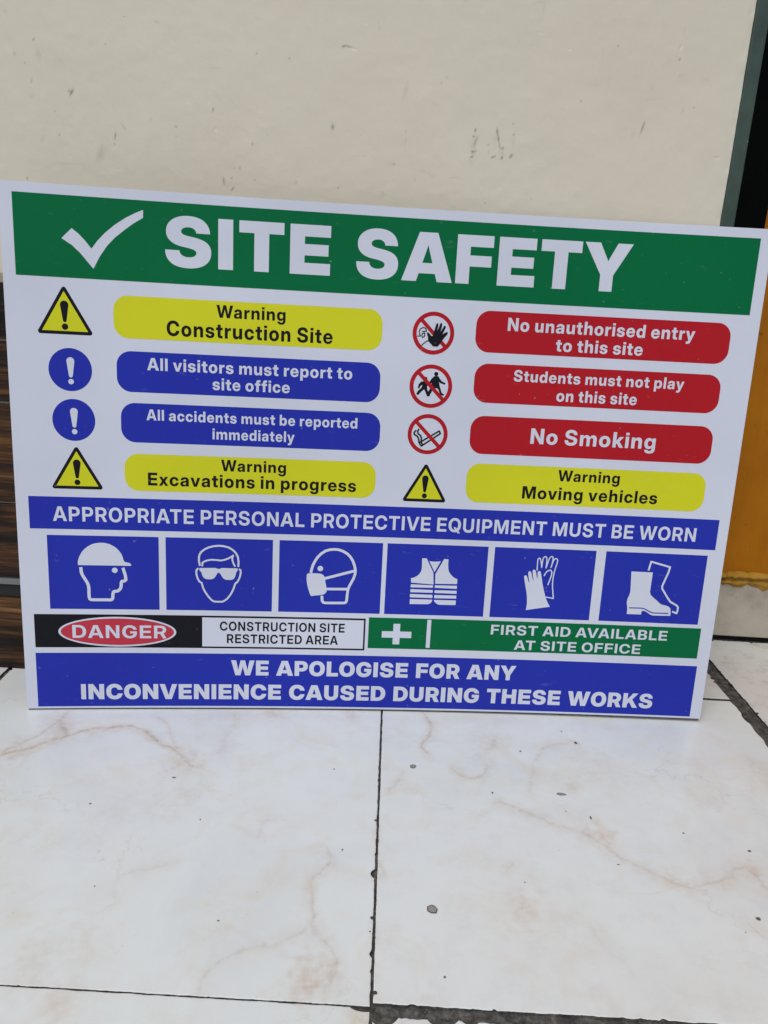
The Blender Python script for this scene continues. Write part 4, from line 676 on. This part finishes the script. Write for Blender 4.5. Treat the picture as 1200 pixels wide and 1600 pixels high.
def blob(cx, cy, rx, ry, z, seed, k=11):
    g = np.random.default_rng(seed)
    n_ = 7 if rx > 0.004 else k
    ang = np.sort((np.arange(n_) + g.uniform(-0.25, 0.25, n_)) / n_ * 2 * math.pi)
    rad = g.uniform(0.88, 1.1, n_)
    return [(cx + rx * r * math.cos(a), cy + ry * r * math.sin(a), z) for a, r in zip(ang, rad)]

def glaze_chip_mat(name, c0, c1):
    m, n, l, b = mat(name, c0, 0.7, 0.3)
    a = noise(n, l, 260, 3, 0.6, objco(n))
    l.new(ramp(n, l, a.outputs['Fac'], [(0.3, c0), (0.7, c1)]).outputs['Color'], b.inputs['Base Color'])
    return m

CHIP_RIM = glaze_chip_mat('chip_rim', (0.075, 0.070, 0.062), (0.13, 0.12, 0.11))
CHIP_IN = glaze_chip_mat('bare_biscuit', (0.24, 0.225, 0.20), (0.32, 0.295, 0.265))
SPECK = glaze_chip_mat('dark_speck', (0.075, 0.068, 0.060), (0.16, 0.15, 0.13))
for i, (cx, cy, rx, ry) in enumerate(CHIPS):
    ry = max(ry, rx * 0.45)
    if rx < 0.0034:
        rx, ry = rx * 0.8, ry * 0.8
    big = rx > 0.0034
    p = blob(cx, cy, rx, ry, 0.0003, 200 + i)
    ch = link_mesh('glaze_chip', p, [tuple(range(len(p)))], CHIP_RIM if big else SPECK, floor)
    if big:
        q = [(cx + (x - cx) * 0.80, cy + (y - cy) * 0.80, 0.0005) for x, y, z in p]
        link_mesh('bare_spot', q, [tuple(range(len(q)))], CHIP_IN, ch)
# crumbs lying in and beside the wide joints
cb = bmesh.new()
for _ in range(110):
    if random.random() < 0.6:
        x, y = random.gauss(0.5235, 0.006), random.uniform(0.80, 1.16)
    elif random.random() < 0.5:
        x, y = random.uniform(0.0, 0.30), random.gauss(0.4605, 0.0025)
    else:
        x, y = random.gauss(0.0125, 0.0012), random.uniform(0.45, 0.88)
    s = random.uniform(0.0006, 0.0020)
    inside = 0.5150 < x < 0.5335 or 0.457 < y < 0.4650 or 0.0112 < x < 0.0145
    z = -0.0018 if inside else s * 0.35
    r = bmesh.ops.create_icosphere(cb, subdivisions=1, radius=s)
    for v in r['verts']:
        v.co = Vector((v.co.x * random.uniform(0.8, 1.3), v.co.y * random.uniform(0.7, 1.1), v.co.z * 0.7)) + Vector((x, y, z))
me = bpy.data.meshes.new('joint_crumbs')
cb.to_mesh(me)
cb.free()
me.materials.append(GROUT)
crumbs = bpy.data.objects.new('joint_crumbs', me)
COL.objects.link(crumbs)
tag(crumbs, 'dark crumbs and grit scattered along the tile joints', 'grit', kind='stuff')

# ------------------------------------------------------------------ the site safety sign
SW, SH, BOW, THICK = 0.880, 0.62662, 0.01269, 0.0055
AZ, LEAN, TILT = 0.07679, 0.05658, 0.00411
ORIGIN = Vector((-0.43546, 0.85174, 0.0010))
e_ = Vector((math.cos(AZ), math.sin(AZ), 0))
n_ = Vector((-math.sin(AZ), math.cos(AZ), 0))
u_ = Vector((0, 0, 1)) * math.cos(LEAN) + n_ * math.sin(LEAN)
NB = n_ * math.cos(LEAN) - Vector((0, 0, 1)) * math.sin(LEAN)
EU = e_ * math.cos(TILT) + u_ * math.sin(TILT)
UV_ = u_ * math.cos(TILT) - e_ * math.sin(TILT)
EUa, UVa, NBa = np.array(EU), np.array(UV_), np.array(NB)

def face(u, v, lift=0.0):
    """Local point of the bowed board face: u, v in mm from its top left corner, lift in metres towards the viewer."""
    u, v = np.asarray(u, float) / 1000, np.asarray(v, float) / 1000
    s = u / SW
    off = 4 * BOW * s * (1 - s) - lift
    return u[..., None] * EUa + (SH - v)[..., None] * UVa + off[..., None] * NBa

def board():
    us = np.linspace(0, 880, 89)
    vs_ = np.linspace(0, SH * 1000, 25)
    U, V = np.meshgrid(us, vs_)
    mb = MB()
    mb.grid(face(U, V)[:, ::-1][::-1][:, ::-1])
    r, c = U.shape
    o = len(mb.v)
    mb.v += face(U, V, -THICK).reshape(-1, 3).tolist()
    mb.v[:o] = face(U, V).reshape(-1, 3).tolist()
    front = [(i * c + j, (i + 1) * c + j, (i + 1) * c + j + 1, i * c + j + 1) for i in range(r - 1) for j in range(c - 1)]
    back = [tuple(o + k for k in reversed(f)) for f in front]
    ring = list(range(c)) + [i * c + c - 1 for i in range(1, r)] + [(r - 1) * c + i for i in range(c - 2, -1, -1)] + [i * c for i in range(r - 2, 0, -1)]
    nr = len(ring)
    side = [(ring[i], ring[(i + 1) % nr], o + ring[(i + 1) % nr], o + ring[i]) for i in range(nr)]
    ob_ = link_mesh('safety_sign', mb.v, front + back + side, INK['w'], loc=ORIGIN)
    ob_.data.materials.append(BOARD_EDGE)
    mi = [0] * len(front) + [1] * (len(back) + len(side))
    ob_.data.polygons.foreach_set('material_index', mi)
    return ob_

def fill2d(contours):
    """Fill of closed outlines by the non-zero rule: (points, triangles)."""
    pts, edges = [], []
    for c in contours:
        o = len(pts)
        pts += [Vector((float(x), float(y))) for x, y in c]
        edges += [(o + i, o + (i + 1) % len(c)) for i in range(len(c))]
    v, _, f, *_r = delaunay_2d_cdt(pts, edges, [], 0, 1e-5)
    P = np.array([(p.x, p.y) for p in v])
    tris = [t for t in f if len(t) == 3]
    if not tris:
        return P, []
    T = np.array(tris)
    cx = P[T].mean(1)
    w = np.zeros(len(T))
    for c in contours:
        a = np.array(c, float)
        b = np.roll(a, -1, 0)
        for (x0, y0), (x1, y1) in zip(a, b):
            cross = (x1 - x0) * (cx[:, 1] - y0) - (cx[:, 0] - x0) * (y1 - y0)
            w += ((y0 <= cx[:, 1]) & (y1 > cx[:, 1]) & (cross > 0)).astype(int)
            w -= ((y1 <= cx[:, 1]) & (y0 > cx[:, 1]) & (cross < 0)).astype(int)
    return P, [tuple(t) for t, k in zip(tris, w) if round(k) != 0]

def ccw(c):
    a = sum(c[i - 1][0] * c[i][1] - c[i][0] * c[i - 1][1] for i in range(len(c)))
    return c if a > 0 else c[::-1]

def stroke(pts, w, closed=False):
    out = []
    pts = [tuple(p) for p in pts]
    seq = list(zip(pts[:-1], pts[1:])) + ([(pts[-1], pts[0])] if closed else [])
    for a, b in seq:
        dx, dy = b[0] - a[0], b[1] - a[1]
        L = math.hypot(dx, dy)
        if L < 1e-6:
            continue
        nx, ny = -dy / L * w / 2, dx / L * w / 2
        out.append(ccw([(a[0] + nx, a[1] + ny), (b[0] + nx, b[1] + ny), (b[0] - nx, b[1] - ny), (a[0] - nx, a[1] - ny)]))
    for p in (pts if closed else pts[1:-1]):
        out.append(ccw(circle(p, w / 2 * 0.999, 14)))
    return out

def circle(c, r, n=48, ry=None):
    ry = ry or r
    return [(c[0] + r * math.cos(2 * math.pi * i / n + 0.013), c[1] + ry * math.sin(2 * math.pi * i / n + 0.013)) for i in range(n)]

def rect(u0, u1, v0, v1):
    return [(u0, v0), (u1, v0), (u1, v1), (u0, v1)]

def round_rect(u0, u1, v0, v1, r, k=9):
    c = []
    for cx, cy, a0 in ((u1 - r, v0 + r, -90), (u1 - r, v1 - r, 0), (u0 + r, v1 - r, 90), (u0 + r, v0 + r, 180)):
        c += [(cx + r * math.cos(math.radians(a0 + 90 * i / k)), cy + r * math.sin(math.radians(a0 + 90 * i / k))) for i in range(k + 1)]
    return c

def print_obj(name, shapes, ink, layer, parent, label=None):
    """One printed patch on the board. shapes: list of contour groups, each group filled on its own."""
    bm = bmesh.new()
    for g in shapes:
        P, T = fill2d(g)
        vs = [bm.verts.new((p[0], p[1], 0)) for p in P]
        for t in T:
            try:
                bm.faces.new([vs[i] for i in t])
            except ValueError:
                pass
    bmesh.ops.delete(bm, geom=[v for v in bm.verts if not v.link_faces], context='VERTS')
    us = [v.co.x for v in bm.verts]
    lo, hi = min(us), max(us)
    k = math.ceil(lo / 14)
    while k * 14 < hi:
        if k * 14 > lo:
            bmesh.ops.bisect_plane(bm, geom=bm.verts[:] + bm.edges[:] + bm.faces[:], plane_co=(k * 14, 0, 0), plane_no=(1, 0, 0), dist=1e-4)
        k += 1
    A = np.array([(v.co.x, v.co.y) for v in bm.verts])
    W_ = face(A[:, 0], A[:, 1], 0.00012 * layer)
    for v, p in zip(bm.verts, W_):
        v.co = p
    bm.normal_update()
    for f in bm.faces:
        if f.normal.dot(NB) > 0:
            f.normal_flip()
    me = bpy.data.meshes.new(name)
    bm.to_mesh(me)
    bm.free()
    me.materials.append(INK[ink])
    o = bpy.data.objects.new(name, me)
    COL.objects.link(o)
    o.parent = parent
    if label:
        o['label'] = label
    return o

def parse(font):
    out = {}
    for ch, s in font.items():
        adv, body = s.split('|')
        cs = []
        for c in body.split('/'):
            pts = []
            for t in c.split():
                on = not t.startswith('*')
                x, y = t.lstrip('*').split(',')
                pts.append((float(x), float(y), on))
            full = []
            for i, a in enumerate(pts):
                b = pts[(i + 1) % len(pts)]
                full.append(a)
                if not a[2] and not b[2]:
                    full.append(((a[0] + b[0]) / 2, (a[1] + b[1]) / 2, True))
            s0 = next(i for i, p in enumerate(full) if p[2])
            full = full[s0:] + full[:s0]
            flat, i, L = [], 0, len(full)
            while i < L:
                a, b = full[i], full[(i + 1) % L]
                flat.append((a[0], a[1]))
                if b[2]:
                    i += 1
                else:
                    c2 = full[(i + 2) % L]
                    for k in (0.2, 0.4, 0.6, 0.8):
                        flat.append(((1 - k) ** 2 * a[0] + 2 * k * (1 - k) * b[0] + k * k * c2[0], (1 - k) ** 2 * a[1] + 2 * k * (1 - k) * b[1] + k * k * c2[1]))
                    i += 2
            cs.append(flat)
        out[ch] = (float(adv), cs)
    return out

FONTS = {'caption': parse(CAPTION), 'bold': parse(BOLD), 'heavy': parse(HEAVY)}
KERN = {'AV': -70, 'VA': -70, 'AT': -80, 'TA': -80, 'Wa': -40, 'LO': -20, 'PP': 0, 'AF': -20, 'TY': -10, 'AN': 0, 'RA': -10, 'AP': 0, 'LA': 0, 'AI': 0}

def text_shapes(s, font, u0, u1, base, cap):
    F = FONTS[font]
    pen, gl = 0.0, []
    for i, ch in enumerate(s):
        if ch == ' ':
            pen += 390 if font == 'heavy' else 330
            continue
        adv, cs = F[ch]
        if i and s[i - 1] + ch in KERN:
            pen += KERN[s[i - 1] + ch]
        gl.append([[(x + pen, y) for x, y in c] for c in cs])
        pen += adv + (34 if font == 'heavy' else 62)
    lo = min(x for g in gl for c in g for x, y in c)
    hi = max(x for g in gl for c in g for x, y in c)
    k = (u1 - u0) / (hi - lo)
    return [[[(u0 + (x - lo) * k, base - y * cap / 1000) for x, y in c] for c in g] for g in gl]

def lettering(parent, ink, layer, *lines):
    sh = []
    for ln in lines:
        sh += text_shapes(*ln)
    return print_obj('lettering', sh, ink, layer, parent)

def pictogram(parent, key, layer, name='pictogram', inks=('w',)):
    o = None
    for ink in inks:
        sh = []
        for it in PICTOGRAMS[key]:
            if it[1] != ink:
                continue
            if it[0] == 'fill':
                sh.append([ccw(it[2])])
            elif it[0] == 'line':
                sh.append(stroke(it[4], it[2], bool(it[3])))
            else:
                sh.append([ccw(circle(it[2], it[3], 32))])
        # every shape of one colour is united, so that no two faces share a plane
        sh = [[c for g in sh for c in g]]
        o = print_obj(name if ink == inks[0] else 'sole_line', sh, ink, layer + (0 if ink == inks[0] else 1), parent)
    return o

sign = board()
tag(sign, 'large white site safety sign with green, blue, yellow and red panels leaning on the wall', 'safety sign')

INK['e'] = mat('contact_shade', (0.022, 0.021, 0.020), 0.8, 0.1)[0]  # dark colour painted as the contact shadow where the board meets the floor
print_obj('contact_shade_line', [[rect(2.0, 878.5, 625.55, 626.6)]], 'e', 2, sign, 'painted contact shade along the foot of the board')
h = print_obj('header_panel', [[rect(13.8, 866.0, 10.9, 98.3)]], 'g', 1, sign, 'green header panel reading SITE SAFETY with a tick')
lettering(h, 'w', 2, ('SITE', 'heavy', 176.6, 363.0, 79.6, 54.6), ('SAFETY', 'heavy', 393.0, 717.0, 79.8, 54.6))
pictogram(h, 'tick', 2, 'check_mark')

CAPS = [
    ('y', (118.0, 427.0, 114.4, 161.8), 'yellow caption panel about the construction site', 'k', [('Warning', 233.7, 313.2, 133.3, 14.4), ('Construction Site', 177.2, 368.8, 156.6, 17.2)]),
    ('b', (120.0, 427.4, 176.2, 223.0), 'blue caption panel telling visitors to report to the office', 'w', [('All visitors must report to', 154.5, 393.7, 197.0, 14.2), ('site office', 229.3, 319.9, 216.5, 13.8)]),
    ('b', (123.4, 430.2, 235.7, 282.2), 'blue caption panel about reporting accidents', 'w', [('All accidents must be reported', 152.7, 402.2, 255.3, 12.8), ('immediately', 229.4, 327.0, 275.2, 13.0)]),
    ('y', (126.3, 427.5, 296.0, 340.8), 'yellow caption panel about excavations', 'k', [('Warning', 239.5, 317.6, 313.5, 14.0), ('Excavations in progress', 153.1, 403.9, 333.8, 15.7)]),
    ('r', (538.6, 846.8, 108.9, 157.3), 'red caption panel about unauthorised entry', 'w', [('No unauthorised entry', 576.5, 803.5, 130.9, 15.2), ('to this site', 636.4, 742.5, 152.0, 14.9)]),
    ('r', (541.0, 843.6, 170.4, 217.2), 'red caption panel about students', 'w', [('Students must not play', 588.9, 798.4, 189.9, 13.6), ('on this site', 643.2, 742.6, 211.5, 14.2)]),
    ('r', (540.8, 843.1, 233.2, 280.0), 'red caption panel reading No Smoking', 'w', [('No Smoking', 616.1, 772.4, 264.6, 19.0)]),
    ('y', (540.4, 842.6, 292.2, 341.1), 'yellow caption panel about moving vehicles', 'k', [('Warning', 655.0, 733.2, 309.9, 14.0), ('Moving vehicles', 611.9, 783.7, 333.8, 15.8)]),
]
for ink, (a, b, c, e2), lab, tink, lines in CAPS:
    p = print_obj('caption_panel', [[round_rect(a, b, c, e2, 16.5)]], ink, 1, sign, lab)
    lettering(p, tink, 2, *[(s, 'caption', x0, x1, bs, cp) for s, x0, x1, bs, cp in lines])

def bang(parent, ink, layer, cx, v0, v1, vd, w0, w1, rd):
    body = []
    k = 8
    body += [(cx - w0 * math.cos(math.pi * i / k), v0 + w0 - w0 * math.sin(math.pi * i / k)) for i in range(k + 1)]
    body += [(cx + w1 * math.cos(math.pi * i / k), v1 - w1 + w1 * math.sin(math.pi * i / k)) for i in range(k + 1)]
    print_obj('exclamation_mark', [[ccw(body)], [ccw(circle((cx, vd), rd, 24))]], ink, layer, parent)

def rounded_poly(pts, r, k=6):
    out = []
    n = len(pts)
    for i in range(n):
        p, a, b = Vector(pts[i]), Vector(pts[i - 1]), Vector(pts[(i + 1) % n])
        da, db = (a - p).normalized(), (b - p).normalized()
        half = da.angle(db) / 2
        dist = r / math.tan(half)
        cen = p + (da + db).normalized() * (r / math.sin(half))
        s, t = p + da * dist - cen, p + db * dist - cen
        a0, a1 = math.atan2(s.y, s.x), math.atan2(t.y, t.x)
        dlt = (a1 - a0 + math.pi) % (2 * math.pi) - math.pi
        out += [(cen.x + r * math.cos(a0 + dlt * j / k), cen.y + r * math.sin(a0 + dlt * j / k)) for j in range(k + 1)]
    return out

def triangle(cx, top, bot, half, lab):
    """Yellow warning triangle with a rounded black border."""
    out = [(cx, top - 2.6), (cx + half + 2.0, bot), (cx - half - 2.0, bot)]
    t = print_obj('warning_triangle', [[ccw(rounded_poly(out, 2.6))]], 'k', 1, sign, lab)
    hgt = bot - top
    b_ = 3.7
    s = 1 - 3 * b_ / (hgt + 2.6)
    c0 = bot - (hgt + 2.6) / 3
    inn = [(cx + (x - cx) * s, c0 + (y - c0) * s) for x, y in out]
    print_obj('yellow_field', [[ccw(inn)]], 'y', 2, t)
    f = hgt / 52.3
    bang(t, 'k', 3, cx, top + 15.2 * f, top + 38.8 * f, top + 43.8 * f, 4.6 * f, 2.0 * f, 3.5 * f)

triangle(64.3, 108.3, 160.8, 29.6, 'warning triangle beside the construction site caption')
triangle(71.4, 290.4, 340.7, 28.6, 'warning triangle beside the excavations caption')
triangle(489.2, 295.9, 343.0, 26.4, 'warning triangle beside the moving vehicles caption')

for cx, cy, lab in ((68.2, 200.4, 'blue disc beside the visitors caption'), (70.0, 258.4, 'blue disc beside the accidents caption')):
    dk = print_obj('mandatory_disc', [[ccw(circle((cx, cy), 24.1, 64, 24.5))]], 'b', 1, sign, lab)
    bang(dk, 'w', 2, cx + 0.4, cy - 14.2, cy + 8.8, cy + 13.6, 4.4, 2.2, 3.1)

def prohibition(cx, cy, r, key, bar_under, lab):
    dk = print_obj('prohibition_disc', [[ccw(circle((cx, cy), r, 72))]], 'r', 1, sign, lab)
    ri = r - 4.9
    print_obj('white_field', [[ccw(circle((cx, cy), ri, 64))]], 'w', 2, dk)
    a = math.radians(45)
    q = [(cx - (ri + 1) * math.cos(a), cy - (ri + 1) * math.sin(a)), (cx + (ri + 1) * math.cos(a), cy + (ri + 1) * math.sin(a))]
    pictogram(dk, key, 3, 'pictogram', ('k',))
    print_obj('red_bar', [stroke(q, 4.4)], 'r', 4, dk)
    if key == 'hand':
        pictogram(dk, 'hand_solid', 5, 'raised_hand', ('k',))

prohibition(488.0, 138.2, 24.9, 'hand', True, 'red ring with a raised hand')
prohibition(488.9, 200.6, 25.9, 'students', False, 'red ring with two running figures')
prohibition(488.6, 258.6, 24.6, 'cigarette', False, 'red ring with a cigarette')

bd = print_obj('equipment_band', [[rect(14.5, 866.7, 350.6, 390.3)]], 'b', 1, sign, 'long blue band about protective equipment')
lettering(bd, 'w', 2, ('APPROPRIATE PERSONAL PROTECTIVE EQUIPMENT MUST BE WORN', 'bold', 41.5, 839.2, 380.4, 17.9))

for (a, b), key, lab in (((33.4, 164.5), 'helmet', 'helmet'), ((172.8, 303.5), 'goggles', 'goggles'), ((311.6, 441.0), 'mask', 'dust mask'),
                         ((446.7, 575.3), 'vest', 'reflective vest'), ((583.6, 714.4), 'gloves', 'gloves'), ((727.1, 858.3), 'boots', 'boots')):
    p = print_obj('equipment_panel', [[rect(a, b, 398.0, 492.0)]], 'b', 1, sign, 'blue panel with a white %s pictogram' % lab)
    pictogram(p, key, 2, 'pictogram', ('w', 'n') if key == 'boots' else ('w',))

dp = print_obj('danger_plate', [[rect(13.8, 423.5, 499.0, 542.7)]], 'k', 1, sign, 'black plate with a red DANGER oval')
print_obj('oval_rim', [[ccw(circle((113.2, 521.7), 71.4, 96, 19.8))]], 'w', 2, dp)
print_obj('oval', [[ccw(circle((113.2, 521.7), 68.6, 96, 17.6))]], 'd', 3, dp)
lettering(dp, 'w', 4, ('DANGER', 'bold', 58.6, 172.6, 530.0, 17.0))
npl = print_obj('notice_plate', [[rect(216.8, 421.3, 501.4, 540.4)]], 'w', 2, sign, 'white plate about the restricted construction area')
lettering(npl, 'k', 3, ('CONSTRUCTION SITE', 'bold', 238.7, 397.0, 518.7, 12.2), ('RESTRICTED AREA', 'bold', 247.6, 388.9, 535.5, 12.2))
ap = print_obj('first_aid_panel', [[rect(427.6, 863.8, 497.1, 539.3)]], 'g', 1, sign, 'green panel about first aid with a white cross')
print_obj('cross', [[rect(445.2, 483.5, 515.4, 524.2), rect(459.7, 468.5, 505.0, 533.2)]], 'w', 2, ap)
print_obj('divider_bar', [[rect(503.3, 508.5, 498.4, 537.0)]], 'w', 2, ap)
lettering(ap, 'w', 2, ('FIRST AID AVAILABLE', 'bold', 587.2, 820.4, 515.9, 13.4), ('AT SITE OFFICE', 'bold', 619.4, 787.2, 536.2, 13.2))
gp = print_obj('apology_panel', [[rect(13.4, 865.7, 550.1, 622.8)]], 'b', 1, sign, 'wide blue panel with the apology at the foot')
lettering(gp, 'w', 2, ('WE APOLOGISE FOR ANY', 'heavy', 253.1, 625.3, 579.6, 20.6), ('INCONVENIENCE CAUSED DURING THESE WORKS', 'heavy', 66.1, 812.7, 613.2, 20.8))
